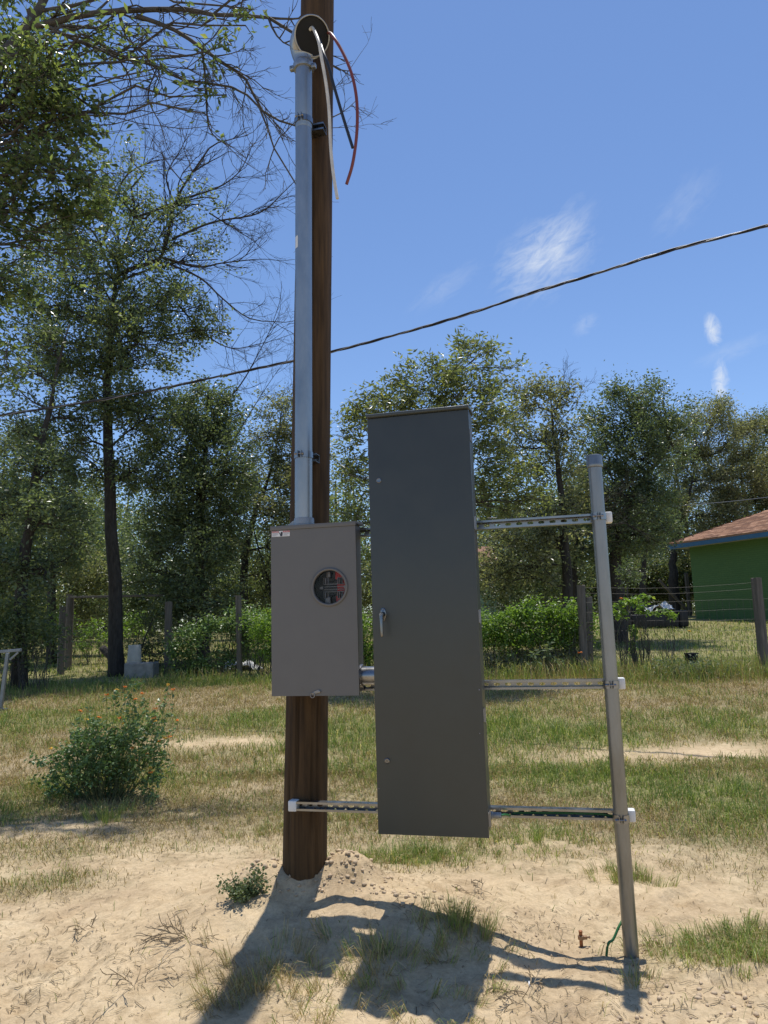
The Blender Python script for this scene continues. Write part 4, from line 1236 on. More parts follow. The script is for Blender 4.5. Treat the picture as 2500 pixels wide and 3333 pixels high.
# shingles on the part of the front slope that the photograph shows
sl_len = math.hypot(1, RP_)
ey = np.array([0, 1, RP_]) / sl_len; en = np.array([0, -RP_, 1]) / sl_len
exps, tabw = 0.150, 0.32
sm = []
for i in range(4):
    me = MB().raw([np.array([a, 0, 0]) + ey * b + en * c for c in (0.004, 0.0) for a, b in ((0.004, 0.0), (tabw - 0.004, 0.0), (tabw - 0.004, exps * 1.25), (0.004, exps * 1.25))] + [np.array([a, 0, 0]) + en * 0.030 for a in (0.006, tabw - 0.006)],
                  [(8, 9, 2, 3), (4, 7, 6, 5), (4, 5, 9, 8)], [(5, 6, 9), (9, 6, 2), (4, 8, 7), (8, 3, 7)]).mesh('shingle'); me.materials.append(shingle_m[i]); sm.append(me)
ns = 0
for row in range(30):
    d_ = row * exps
    yy_ = y0 + d_ / sl_len * 1.0
    lx = x0 + (yy_ - y0)           # the hip cuts each course at 45 degrees
    shift = (row * 0.137) % tabw
    k = 0
    while k < 13 and ns < 290:
        xx = lx + 0.02 + shift * 0.9 + k * tabw - 0.02; k += 1
        if xx + tabw > x0 + 4.6 and row < 2: break
        if xx > x0 + 4.7: break
        o = bpy.data.objects.new('shingle', sm[int(rng.integers(0, 4))]); C.objects.link(o); o.parent = roof
        o.location = (xx, yy_, ez + 0.20 + (yy_ - y0) * RP_); ns += 1
mb = MB()                                          # the courses further along, too far out of view to pick apart
for row in range(30):
    yy_ = y0 + row * exps / sl_len
    a = np.array([max(x0 + 4.75, x0 + (yy_ - y0)), yy_, ez + .2 + (yy_ - y0) * RP_]); b = np.array([x1 - (yy_ - y0), yy_, a[2]])
    mb.raw([a + en * 0.030, b + en * 0.030, b + ey * exps + en * 0.003, a + ey * exps + en * 0.003, a, b], [(0, 1, 2, 3), (4, 5, 1, 0)])
so_ = link('shingle_courses', mb.mesh('shingle_courses'), shingle_m[0], roof); so_['kind'] = 'stuff'
hipd = np.array([1, 1, RP_]); hl = np.linalg.norm(hipd)
for k in range(16):
    a = np.array([x0, y0, ez + .2]) + hipd / hl * (k * 0.2) + np.array([0, 0, 0.018 ]); b = a + hipd / hl * 0.23 + np.array([0, 0, -0.006])
    link('ridge_shingle', MB().beam(a, b, 0.16, 0.012).mesh('ridge_shingle'), shingle_m[k % 4], roof)

# ---- dark sofa with a white blanket, far right
b = gpt(1412, 24.0)
so2 = thing('sofa', b, 'dark sofa standing under the trees beside the green house', 'sofa', rotz=-0.15)
link('seat', MB().box((-0.72, -0.40, 0.0), (0.72, 0.40, 0.42)).mesh('seat', 'auto', 0.05), dark_vinyl, so2)
link('backrest', MB().box((-0.62, 0.20, 0.42), (0.62, 0.44, 0.72)).mesh('backrest', 'auto', 0.06), dark_vinyl, so2)
for s_ in (-1, 1): link('armrest', MB().box((s_ * 0.86 - 0.14, -0.42, 0.0), (s_ * 0.86 + 0.14, 0.42, 0.52)).mesh('armrest', 'auto', 0.06), dark_vinyl, so2)


def crumpled(nx, ny, sx, sy, amp, seed, drape=0.0):
    X, Y_ = np.meshgrid(np.linspace(-sx / 2, sx / 2, nx), np.linspace(-sy / 2, sy / 2, ny))
    Z = amp * (fbm(X * 3.2 + seed, Y_ * 3.2, seed) - 0.35) - drape * (np.abs(X) / sx * 2) ** 4
    top = np.stack([X, Y_, Z], -1).reshape(-1, 3)
    i = np.arange(ny - 1)[:, None] * nx; j = np.arange(nx - 1)[None, :]
    q = np.stack([i + j, i + j + 1, i + nx + j + 1, i + nx + j], -1).reshape(-1, 4)
    v = np.vstack([top, top - (0, 0, 0.012)])
    return MB().raw(v, np.vstack([q, q[:, ::-1] + nx * ny]))


o = link('blanket', crumpled(30, 20, 0.95, 0.62, 0.42, 3, 0.05).mesh('blanket', True), cloth_white)
o.location = (b[0] + 0.16, b[1] - 0.05, b[2] + 0.60); o.rotation_euler = (0.35, 0, -0.15); tag(o, 'crumpled white blanket piled on the dark sofa', 'blanket')
# ---- rails of a metal bench behind the vines
b = gpt(1150, 21.0)
bn = thing('metal_bench', b, 'pale metal bench half hidden behind the vine hedge right of the tall cabinet', 'bench')
for x in (-0.40, 0.40): link('leg', MB().beam((x, 0, 0), (x, 0.05, 0.86), 0.05, 0.05).mesh('leg', False, 0.006), metal_blue, bn)
for z in (0.50, 0.62, 0.74, 0.84): link('back_slat', MB().beam((-0.46, 0.02, z), (0.46, 0.02, z), 0.03, 0.045).mesh('back_slat', False, 0.005), metal_blue, bn)
for y in (-0.12, -0.24, -0.36): link('seat_slat', MB().beam((-0.46, y, 0.42), (0.46, y, 0.42), 0.08, 0.03).mesh('seat_slat', False, 0.005), metal_blue, bn)
for x in (-0.40, 0.40): link('leg', MB().beam((x, -0.38, 0), (x, -0.38, 0.40), 0.05, 0.05).mesh('leg', False, 0.006), metal_blue, bn)
# ---- far brace posts left of the house
b = gpt(1480, 30.5)
br = thing('braced_post', b, 'wooden corner post with diagonal brace beside the green house', 'post')
link('upright', MB().beam((0.2, 0, -0.1), (0.2, 0, 1.75), 0.13, 0.13).mesh('upright', False, 0.015), wood_post, br)
link('brace', MB().beam((0.16, 0, 0.15), (-0.95, 0, 1.50), 0.10, 0.10).mesh('brace', False, 0.012), wood_post, br)
# ---- small shed showing pale green through leaves
b = gpt(1040, 24.0)
sh = thing('shed', b, 'small pale green shed mostly hidden by trees right of the tall cabinet', 'shed', rotz=0.1)
pale = material('pale_green_boards', (0.20, 0.30, 0.20), 0.8, var=(4, 0.75, 1.1))
for k in range(10): link('board', MB().box((-1.0, -0.02 + 0.004 * (k % 2), k * 0.22), (0.55, 0.03 + 0.004 * (k % 2), k * 0.22 + 0.212)).mesh('board'), pale, sh)
link('shell', MB().box((-1.0, 0.04, -0.1), (0.55, 1.8, 2.2)).mesh('shell'), pale, sh)
link('roof', MB().raw([(-1.15, -0.2, 2.2), (0.7, -0.2, 2.2), (0.7, 2.0, 2.2), (-1.15, 2.0, 2.2), (-1.15, 0.9, 2.9), (0.7, 0.9, 2.9)], [(0, 1, 5, 4), (2, 3, 4, 5), (3, 2, 1, 0)], [(1, 2, 5), (3, 0, 4)]).mesh('roof'), shingle_m[3], sh)
# ---- black box in the weeds
b = gpt(1497, 12.75)
bx = thing('junction_box', b + np.array([0, 0, 0.22]), 'small black box in the weeds below the wire fence', 'box', rotz=0.25)
link('body', MB().box((-0.085, -0.07, -0.24), (0.085, 0.07, 0.10)).mesh('body', 'auto', 0.012), black_pl, bx)
link('lid', MB().box((-0.093, -0.078, 0.101), (0.093, 0.078, 0.125)).mesh('lid', 'auto', 0.008), black_pl, bx)
# ---- bucket and block by the trunk
b = gpt(306, 15.6)
single('concrete_block', MB().box((-0.30, -0.22, -0.05), (0.30, 0.22, 0.30)), concrete, 'grey concrete block lying at the foot of the big trunk', 'block', bevel=0.03).location = tuple(b)
bk = thing('white_bucket', b + np.array([-0.16, 0, 0.302]), 'dull white bucket upside down on the concrete block', 'bucket')
link('shell', MB().lathe((0, 0, 0), (0, 0, 1), [(0.150, 0.0), (0.150, 0.022), (0.143, 0.024), (0.128, 0.35), (0.122, 0.358), (0.0001, 0.36)], 28).mesh('shell', 'auto'), bucket_white, bk)
link('rim_band', MB().lathe((0, 0, 0.045), (0, 0, 1), [(0.1425, 0), (0.150, 0.0), (0.150, 0.010), (0.1422, 0.010)], 28).mesh('rim_band', 'auto'), bucket_white, bk)
b = gpt(525, 16.4)
o = link('plastic_sheet', crumpled(26, 16, 0.85, 0.5, 0.40, 8, 0.1).mesh('plastic_sheet', True), cloth_white); o.location = (b[0], b[1], b[2] + 0.06); o.rotation_euler = (0.30, 0, 0.2)
tag(o, 'crumpled white plastic sheet on the ground behind the slim dark fence post', 'sheet')
# ---- folding metal frame at the left edge
fr = thing('trestle_stand', gpt(5, 11.3), 'grey metal trestle frame cut off by the left edge', 'trestle')
fb = gpt(5, 11.3)
pt = lambda x, y: DP(x / 1.843 / KD, (1800 + y / 1.843) / KD, 11.3) - fb
sz2 = np.array([-0.9, 0.25, 0])
link('top_rail', MB().beam(pt(125, 582), pt(0, 606) + sz2 * 0.8, 0.055, 0.045).mesh('top_rail', False, 0.006), metal_blue, fr)
link('leg', MB().beam(pt(48, 600), (pt(10, 780) * (1, 1, 0)) + (0, 0, 0.02), 0.05, 0.05).mesh('leg', False, 0.006), metal_blue, fr)
link('leg', MB().beam(pt(48, 600) + sz2, (pt(10, 780) * (1, 1, 0)) + sz2 + (0, 0, 0.0), 0.05, 0.05).mesh('leg', False, 0.006), metal_blue, fr)
link('foot_rail', MB().beam(pt(52, 806) * (1, 1, 0) + (0, 0, 0.03), pt(0, 770) * (1, 1, 0) + sz2 + (0, 0, 0.03), 0.05, 0.04).mesh('foot_rail', False, 0.006), metal_blue, fr)
link('brace', MB().beam(pt(60, 640), pt(110, 595), 0.025, 0.025).mesh('brace'), metal_blue, fr)
# ---- tiny white plastic piece on the sand
b = G((1500 + 372 / 1.659) / KD, (2400 + 1355 / 1.659) / KD)
o = single('plastic_tie', MB().beam((0, 0, 0.004), (0.004, 0.030, 0.007), 0.006, 0.006), cap_white, 'tiny white plastic offcut lying on the sand in front of the rack', 'offcut', bevel=0.001); o.location = tuple(b)

# ================================================================== TREES AND SHRUBS
def unit(v): return v / (np.linalg.norm(v, axis=-1, keepdims=True) + 1e-12)


def add_leaves(mb, pos, length, width, up_bias=0.22, out=None, fold=0.22, droop=0.15, cshift=0.0):
    """many two-triangle folded leaves"""
    n = len(pos)
    d = rng.normal(size=(n, 3)); d[:, 2] = d[:, 2] * 0.6 - droop
    if out is not None: d = d + out * 0.8
    d = unit(d)
    nn = rng.normal(size=(n, 3)) + np.array([0, 0, up_bias * 2.2])
    nn = unit(nn - d * np.sum(nn * d, 1)[:, None])
    sd = np.cross(d, nn)
    L_ = length * rng.uniform(0.6, 1.25, n)[:, None]; W_ = width * rng.uniform(0.7, 1.2, n)[:, None]
    base = pos; tip = pos + d * L_
    mid = pos + d * L_ * 0.45
    l = mid + sd * W_ * 0.5 + nn * W_ * fold; r_ = mid - sd * W_ * 0.5 + nn * W_ * fold
    v = np.stack([base, l, tip, r_], 1).reshape(-1, 3)
    k = np.arange(n)[:, None] * 4
    t = np.concatenate([k + np.array([[0, 1, 2]]), k + np.array([[0, 2, 3]])], 0)
    c = np.clip(rng.beta(1.6, 2.2, n) + cshift, 0, 1)
    mb.raw(v, None, t, np.repeat(c, 4))


def wander(a, b, n=6, amp=0.08, sag=0.0):
    a = np.asarray(a, float); b = np.asarray(b, float)
    t = np.linspace(0, 1, n)[:, None]
    L_ = np.linalg.norm(b - a)
    o = rng.normal(0, amp * L_, (n, 3)) * np.sin(t * math.pi) * 0.7
    o[:, 2] += sag * L_ * np.sin(t[:, 0] * math.pi)
    return a + (b - a) * t + o


def twigs(mb, p, d, length, r_, level, spread=0.75, grav=0.0, kids=(3, 5), sides=3, ends=None):
    """a bare twig that forks again and again"""
    n = 5 if level > 0 else 4
    pts = [np.asarray(p, float)]; dd = unit(np.asarray(d, float))
    for i in range(n - 1):
        dd = unit(dd + rng.normal(0, 0.16, 3) + np.array([0, 0, grav * 0.12]))
        pts.append(pts[-1] + dd * length / (n - 1))
    mb.tube(pts, np.linspace(r_, max(r_ * 0.42, 0.0016), n), sides, cap=False)
    if ends is not None: ends.append(pts[-1]); ends.append(pts[-2])
    if level > 0:
        for k in range(int(rng.integers(*kids))):
            f = rng.uniform(0.25, 1.0); i = min(int(f * (n - 1)), n - 2)
            q_ = pts[i] + (pts[i + 1] - pts[i]) * (f * (n - 1) - i)
            base_d = unit(pts[i + 1] - pts[i])
            twigs(mb, q_, unit(base_d + rng.normal(0, spread, 3) * 0.62), length * rng.uniform(0.38, 0.68), max(r_ * 0.55, 0.0018), level - 1, spread, grav, kids, sides, ends)


DENS = 4.7


def pixr(Y): return KD / FPX * Y * 1.03


def crown_leaves(mbw, mbl, trunk_pts, blobs_, Y, leaf, dens, clump=0.32, depth=1.0, limb_r=0.030, leaf_mul=1.0, cshift=0.0, shell=0.55):
    """limbs from the trunk to each blob, sub-limbs to clumps, twigs and leaves in each clump"""
    TP = np.asarray(trunk_pts, float)
    for bl in blobs_:
        x, y, rx, ry = bl[:4]; dn = bl[4] if len(bl) > 4 else 1.0; dy = bl[5] if len(bl) > 5 else 0.0
        Yb = Y + dy + rng.uniform(-0.4, 0.4)
        c = DP(x, y, Yb); s_ = pixr(Yb)
        R3 = np.array([rx * s_, 0.5 * (rx + ry) * s_ * depth * 2.2, ry * s_])
        area = math.pi * R3[0] * R3[2]
        n_leaf = int(DENS * dens * dn * area / (leaf[0] * leaf[1] * 0.5) * leaf_mul)
        cl = clump * (0.75 + 0.25 * min(2.0, s_ * 100))
        ncl = max(4, int(area / (cl * cl) * 1.5 * min(1.3, dn + 0.3)))
        # start of the limb: a trunk point below the blob
        below = TP[TP[:, 2] < c[2] - 0.1]
        st = below[np.argmin(np.linalg.norm((below - c) * (1, 1, 0.8), axis=1))] if len(below) else TP[0]
        limb = wander(st, c, 7, 0.07, 0.05)
        mbw.tube(limb, np.linspace(limb_r, limb_r * 0.35, 7), 6, cap=False)
        u_ = unit(rng.normal(size=(ncl, 3))); rr = rng.uniform(0, 1, ncl) ** (1 / 3.0)
        rr = shell * np.maximum(rr, 0.5) + (1 - shell) * rr
        cc = c + u_ * rr[:, None] * R3
        per = rng.dirichlet(np.ones(ncl) * 2.0) * n_leaf
        for q_, m_ in zip(cc, per):
            s0 = limb[int(rng.integers(2, 7))]
            b_ = wander(s0, q_, 5, 0.09, 0.03)
            mbw.tube(b_, np.linspace(limb_r * 0.38, 0.004, 5), 4, cap=False)
            m_ = int(m_)
            if m_ < 3: continue
            nt_ = max(2, min(7, m_ // 14))
            tips = q_ + rng.normal(0, cl * 0.55, (nt_, 3)) * (1, 1, 0.8)
            allp = []
            for t_ in tips:
                mbw.tube(wander(b_[3], t_, 3, 0.1), (0.0045, 0.0035, 0.002), 3, cap=False)
                k = max(1, m_ // nt_)
                f = rng.uniform(0.15, 1.1, k)[:, None]
                allp.append(b_[3] + (t_ - b_[3]) * f + rng.normal(0, cl * 0.30, (k, 3)))
            allp = np.vstack(allp)
            add_leaves(mbl, allp, leaf[0], leaf[1], out=unit(allp - q_) * 0.6, cshift=cshift)


def tree(label, base, trunk_px, Y, r0, blobs_, leaf, dens, lm, bm_=None, group='trees around the yard', bare=None, clump=0.32, depth=1.0, cshift=0.0, limb_r=0.030, cat='tree', name='tree', extra=None):
    """trunk_px: pixel polyline of the trunk from the base up, at depth Y"""
    b = gpt(base, Y)
    pts = [b - (0, 0, 0.2)] + [DP(x, y, Y) for x, y in trunk_px]
    P = smooth_path(pts, 22)
    P[2:-1] += rng.normal(0, r0 * 0.10, (len(P) - 3, 3))
    f = np.linspace(0, 1, len(P))
    rad = r0 * (1 - 0.90 * f ** 1.3) * (1 + 0.45 * np.exp(-f * 26))
    root = thing(name, b, label, cat, group)
    mt = MB().tube(P, rad, 14)
    for i in range(len(mt.v)):
        vv = mt.v[i]; mt.v[i] = vv + 0.10 * r0 * (vnoise(vv[:, 0] * 14 + vv[:, 1] * 9, vv[:, 2] * 5, 7) - 0.5)[:, None] * unit(vv - P[np.clip(np.searchsorted(P[:, 2], vv[:, 2]), 0, len(P) - 1)])
    mw, ml = MB(), MB()
    crown_leaves(mw, ml, P[3:], blobs_, Y, leaf, dens, clump, depth, limb_r, cshift=cshift)
    if bare:
        for pl in bare:
            pp, rad0, lvl, tl, nk = pl[:5]; rad0 = rad0 * 0.75
            Q = smooth_path([DP(x, y, Y + (pl[5] if len(pl) > 5 else 0)) for x, y in pp], 16)
            mw.tube(Q, np.linspace(rad0, rad0 * 0.35, len(Q)), 6, cap=False)
            for k in range(nk):
                i = int(rng.integers(2, len(Q) - 1))
                dd = unit(Q[i + 1] - Q[i] if i + 1 < len(Q) else Q[i] - Q[i - 1])
                twigs(mw, Q[i], dd + rng.normal(0, 0.55, 3) * (1, 0.7, 1), tl * rng.uniform(0.6, 1.2), rad0 * 0.36, lvl)
            twigs(mw, Q[-1], Q[-1] - Q[-2], tl, rad0 * 0.35, lvl)
    for nm, mb_, mt_ in (('trunk', mt, bm_ or bark), ('branches', mw, bm_ or bark), ('crown', ml, lm)):
        for i in range(len(mb_.v)): mb_.v[i] = mb_.v[i] - b
        link(nm, mb_.mesh(nm, smooth=(nm != 'crown')), mt_, root)
    return root


R8 = lambda pts: [(x / 1.659 / KD, y / 1.659 / KD) for x, y in pts]

# ---- A: near tree at the upper left, its trunk standing outside the frame
tree('near spreading tree whose leafy and bare limbs overhang the upper left corner', -330, [(-330, 1100), (-260, 700), (-160, 350), (-30, 160), (60, 60), (115, -60), (150, -200)], 7.3, 0.14,
     [(40, 110, 90, 80, 0.8), (150, 190, 75, 75, 1.0), (60, 250, 110, 90, 1.1), (170, 290, 60, 70, 0.9), (110, 370, 100, 80, 1.0), (205, 370, 40, 60, 0.5), (30, 430, 80, 90, 1.1), (210, 460, 45, 60, 0.8), (130, 520, 70, 60, 0.6),
      (20, 600, 60, 80, 1.0), (170, 120, 70, 60, 0.6), (230, 250, 40, 50, 0.5), (230, 60, 70, 40, 0.4), (160, 440, 60, 50, 0.7), (90, 170, 90, 70, 0.9), (15, 760, 45, 60, 0.8), (-60, 300, 100, 160, 1.0), (-90, 600, 100, 150, 1.0), (20, -60, 140, 70, 0.8),
      (300, 75, 60, 35, 0.22), (420, 60, 60, 35, 0.20), (500, 95, 60, 50, 0.28), (530, 55, 40, 40, 0.25), (330, 150, 70, 40, 0.25), (490, 205, 40, 40, 0.28), (440, 245, 35, 25, 0.22), (400, 120, 40, 30, 0.18), (545, 20, 40, 30, 0.2)],
     (0.092, 0.042), 0.62, leaf_near, bark_grey, clump=0.22, limb_r=0.022, depth=0.8,
     bare=[(R8([(165, 60), (200, 140), (400, 90), (640, 60), (1000, 50), (1150, 80), (1450, 95), (1620, 200)]), 0.062, 2, 0.60, 10),
           (R8([(740, 85), (940, 160), (1090, 260), (1210, 345), (1330, 430), (1420, 600), (1600, 680), (1720, 660)]), 0.034, 2, 0.55, 14),
           (R8([(230, 130), (420, 220), (620, 290), (850, 360), (1000, 435), (1250, 470), (1400, 580), (1480, 800), (1590, 980)]), 0.030, 2, 0.55, 15),
           (R8([(1090, 260), (1110, 430), (1130, 690), (1230, 790)]), 0.020, 1, 0.45, 9),
           (R8([(620, 290), (700, 420), (700, 560), (650, 700)]), 0.014, 2, 0.40, 9),
           (R8([(850, 360), (800, 520), (870, 680), (900, 790)]), 0.012, 2, 0.38, 9),
           (R8([(1600, 680), (1830, 450), (1960, 270)]), 0.008, 1, 0.3, 3),
           (R8([(1600, 690), (1800, 690), (1950, 680)]), 0.008, 1, 0.3, 3),
           (R8([(0, 640), (130, 700), (260, 830), (300, 1000)]), 0.030, 1, 0.4, 6),
           (R8([(1290, 90), (1330, -60), (1420, -200)]), 0.014, 1, 0.5, 5)])

# ---- B: big tree by the fence with bare grey upper limbs
tree('tall tree with a straight dark trunk and bare grey limbs by the left fence', 252, [(251, 1400), (247, 1250), (236, 1050), (232, 900), (236, 760), (246, 660), (262, 560), (290, 470)], 16.0, 0.165,
     [(250, 480, 70, 60, 0.45), (320, 560, 80, 60, 0.5), (170, 560, 70, 70, 0.5), (400, 520, 70, 50, 0.30), (430, 440, 50, 60, 0.25), (290, 320, 30, 30, 0.35), (470, 430, 30, 40, 0.15), (470, 560, 50, 40, 0.25), (370, 640, 70, 60, 0.55),
      (200, 680, 110, 80, 0.8), (300, 740, 110, 70, 0.85), (400, 740, 60, 50, 0.6), (500, 720, 22, 16, 0.5), (140, 780, 90, 70, 0.8), (240, 860, 100, 70, 0.9), (330, 900, 90, 70, 0.9), (140, 930, 70, 60, 0.5), (290, 640, 80, 60, 0.6),
      (80, 660, 70, 60, 0.8), (60, 560, 60, 60, 0.7), (130, 500, 60, 50, 0.6), (230, 390, 60, 60, 0.5), (300, 440, 60, 60, 0.5), (350, 460, 50, 50, 0.4), (190, 600, 60, 60, 0.6), (260, 600, 60, 50, 0.6), (330, 690, 60, 50, 0.6), (430, 660, 60, 50, 0.5), (90, 730, 70, 60, 0.8), (220, 760, 70, 60, 0.8), (200, 1000, 70, 60, 0.6), (300, 1010, 80, 60, 0.8)],
     (0.100, 0.048), 0.66, leaf_mid, bark, clump=0.30, depth=0.9,
     bare=[(R8([(600, 1500), (740, 1440), (870, 1390), (920, 1200), (960, 1060), (1040, 930), (1130, 800)]), 0.075, 2, 1.0, 16),
           (R8([(960, 1080), (1100, 1040), (1200, 1000), (1290, 930), (1350, 820)]), 0.035, 2, 0.9, 13),
           (R8([(930, 1290), (1150, 1200), (1400, 1150), (1550, 1020)]), 0.040, 2, 0.9, 16),
           (R8([(870, 1390), (1070, 1440), (1200, 1420), (1380, 1400)]), 0.040, 2, 0.9, 12),
           (R8([(900, 1420), (1080, 1500), (1200, 1610), (1350, 1720), (1540, 1740)]), 0.036, 2, 0.9, 16),
           (R8([(960, 1640), (1090, 1790), (1250, 1880), (1430, 1850)]), 0.030, 2, 0.9, 12),
           (R8([(600, 1450), (500, 1250), (380, 1180), (270, 1060)]), 0.040, 1, 0.7, 8),
           (R8([(560, 1300), (660, 980), (800, 880), (900, 860)]), 0.036, 2, 0.8, 12),
           (R8([(940, 1100), (900, 950), (980, 800), (1010, 720)]), 0.026, 2, 0.8, 10),
           (R8([(1130, 1150), (1290, 1250), (1370, 1300)]), 0.024, 2, 0.8, 8)])

# ---- the rest of the wood, left to right
tree('leaning slender tree at the left edge with bare forked top', 42, [(48, 1250), (60, 1150), (75, 1050), (92, 950), (108, 885), (124, 800), (150, 700)], 14.2, 0.120,
     [(60, 800, 70, 50, 0.5), (120, 760, 70, 50, 0.6), (30, 930, 60, 60, 0.7), (140, 900, 60, 60, 0.5), (100, 1010, 80, 60, 0.9), (40, 1080, 70, 70, 1.0), (130, 1120, 70, 70, 0.9), (40, 1220, 70, 80, 1.0), (100, 1230, 60, 60, 0.8)],
     (0.10, 0.048), 0.64, leaf_dark, bark, bare=[([(108, 885), (60, 860), (0, 800)], 0.03, 2, 0.8, 8), ([(75, 1050), (120, 1000), (170, 960)], 0.025, 2, 0.7, 8)])
tree('pale sunlit tree filling the far left edge behind the leaning trunk', -10, [(0, 1200), (5, 1080), (10, 980)], 22.0, 0.13,
     [(20, 960, 60, 60, 0.8), (10, 1060, 70, 70, 0.9), (50, 1150, 70, 70, 0.9), (10, 1230, 70, 70, 1.0), (60, 1290, 70, 50, 0.8)], (0.10, 0.045), 0.7, leaf_lance, bark)
tree('thin dark trunk between the leaning tree and the gate post', 112, [(112, 1250), (111, 1150), (113, 1020), (116, 920)], 19.5, 0.12,
     [(115, 960, 70, 60, 0.7), (160, 1060, 70, 60, 0.8), (110, 1130, 80, 60, 0.9), (170, 1180, 60, 70, 0.8)], (0.10, 0.045), 0.6, leaf_mid, bark)
tree('dense dark tree filling the gap right of the big trunk', 440, [(438, 1300), (430, 1180), (440, 1050), (445, 930), (450, 850)], 18.0, 0.15,
     [(450, 850, 60, 45, 0.8), (400, 890, 70, 60, 1.0), (490, 900, 60, 60, 0.8), (440, 960, 90, 70, 1.1), (370, 990, 70, 70, 1.0), (500, 1010, 60, 70, 0.9), (430, 1070, 100, 80, 1.2), (510, 1120, 60, 60, 0.7), (370, 1130, 80, 80, 1.1), (440, 1190, 100, 80, 1.1), (350, 1240, 80, 70, 1.0), (450, 1300, 100, 70, 1.0), (540, 1020, 40, 60, 0.5)],
     (0.098, 0.047), 0.70, leaf_dark, bark, bare=[([(460, 900), (520, 830), (560, 760), (590, 700)], 0.03, 2, 0.9, 14), ([(500, 960), (560, 860), (600, 800)], 0.02, 2, 0.8, 10), ([(440, 1000), (510, 980), (570, 940)], 0.02, 2, 0.7, 9)])
tree('crooked grey-green tree between the dark tree and the pole', 527, [(528, 1240), (531, 1190), (548, 1120), (570, 1060), (590, 990), (605, 920)], 20.5, 0.12,
     [(610, 880, 45, 40, 0.6), (570, 930, 50, 40, 0.7), (650, 930, 50, 50, 0.8), (600, 990, 70, 55, 0.9), (540, 1040, 50, 60, 0.8), (650, 1040, 60, 70, 0.9), (590, 1110, 80, 60, 0.9), (640, 1180, 70, 80, 0.9), (530, 1180, 50, 50, 0.5), (600, 1260, 60, 60, 0.7), (690, 960, 40, 80, 0.7)],
     (0.10, 0.045), 0.62, leaf_olive, bark, bare=[([(590, 1320), (582, 1260), (560, 1190), (545, 1130)], 0.06, 2, 0.7, 5), ([(600, 950), (625, 870), (640, 820)], 0.02, 2, 0.8, 8)])
tree('bright long-leaved tree right behind the tall cabinet', 850, [(848, 1380), (850, 1280), (865, 1180), (880, 1080), (905, 990), (935, 900), (965, 830)], 12.3, 0.085,
     [(1030, 770, 55, 40, 0.75), (960, 800, 60, 40, 0.7), (1085, 830, 50, 45, 0.5), (890, 830, 60, 40, 0.7), (820, 870, 60, 45, 0.8), (1000, 850, 80, 50, 1.0), (910, 900, 80, 60, 1.0), (765, 920, 50, 55, 0.8), (1070, 910, 60, 50, 0.8), (1110, 790, 30, 25, 0.3), (770, 1020, 45, 60, 0.9), (1060, 990, 55, 50, 0.8), (1120, 1030, 60, 45, 0.7), (1150, 1080, 50, 40, 0.5), (1070, 1080, 60, 50, 0.8), (760, 1130, 45, 60, 0.7), (900, 1010, 80, 80, 0.8), (790, 1240, 30, 60, 0.5)],
     (0.115, 0.036), 0.75, leaf_lance, bark_grey, clump=0.24, limb_r=0.016, depth=0.9)
tree('grey twiggy tree behind the upper strut, right of the tall cabinet', 1228, [(1226, 1260), (1222, 1190), (1215, 1100), (1205, 1000), (1195, 920), (1190, 860)], 17.0, 0.13,
     [(1185, 850, 55, 40, 0.8), (1130, 870, 55, 50, 0.8), (1225, 870, 40, 40, 0.6), (1215, 930, 45, 50, 0.6), (1160, 950, 60, 55, 0.8), (1110, 970, 50, 50, 0.7), (1210, 1020, 60, 60, 0.8), (1150, 1120, 70, 60, 0.9), (1080, 1180, 70, 60, 0.9), (1200, 1160, 70, 70, 1.0), (1130, 1220, 80, 50, 1.0), (1240, 1090, 40, 60, 0.7), (1060, 1240, 50, 50, 0.9)],
     (0.095, 0.045), 0.62, leaf_olive, bark, bare=[([(1195, 920), (1205, 870), (1215, 830)], 0.018, 2, 0.7, 9), ([(1200, 920), (1235, 880), (1255, 850)], 0.014, 2, 0.6, 7),
                                               ([(1215, 1120), (1260, 1110), (1310, 1080)], 0.026, 2, 0.9, 14), ([(1215, 1180), (1270, 1150), (1340, 1130), (1370, 1140)], 0.026, 2, 0.9, 14), ([(1150, 1000), (1110, 930), (1080, 900)], 0.02, 2, 0.8, 10)])
tree('broad dark green tree behind the steel post', 1336, [(1334, 1280), (1330, 1200), (1345, 1120), (1372, 1060), (1410, 1010), (1450, 960)], 19.0, 0.19,
     [(1330, 870, 45, 40, 0.9), (1385, 850, 50, 40, 0.9), (1300, 920, 40, 50, 0.9), (1360, 920, 70, 50, 1.1), (1430, 900, 55, 50, 0.9), (1460, 960, 50, 50, 0.9), (1260, 980, 45, 50, 0.8), (1270, 1060, 45, 50, 0.9), (1310, 1000, 50, 60, 1.1), (1385, 990, 70, 60, 1.1), (1350, 1070, 70, 55, 1.0), (1420, 1080, 60, 50, 1.0), (1300, 1120, 50, 50, 1.0), (1380, 1150, 70, 55, 1.0), (1320, 1190, 50, 45, 0.8)],
     (0.095, 0.045), 0.75, leaf_dark, bark)
tree('low forked tree with black trunk left of the steel post', 1243, [(1242, 1290), (1240, 1240), (1244, 1200), (1250, 1140)], 19.6, 0.12,
     [(1250, 1120, 50, 45, 0.8), (1230, 1180, 50, 40, 0.8), (1280, 1180, 45, 40, 0.7)], (0.095, 0.045), 0.7, leaf_dark, bark)
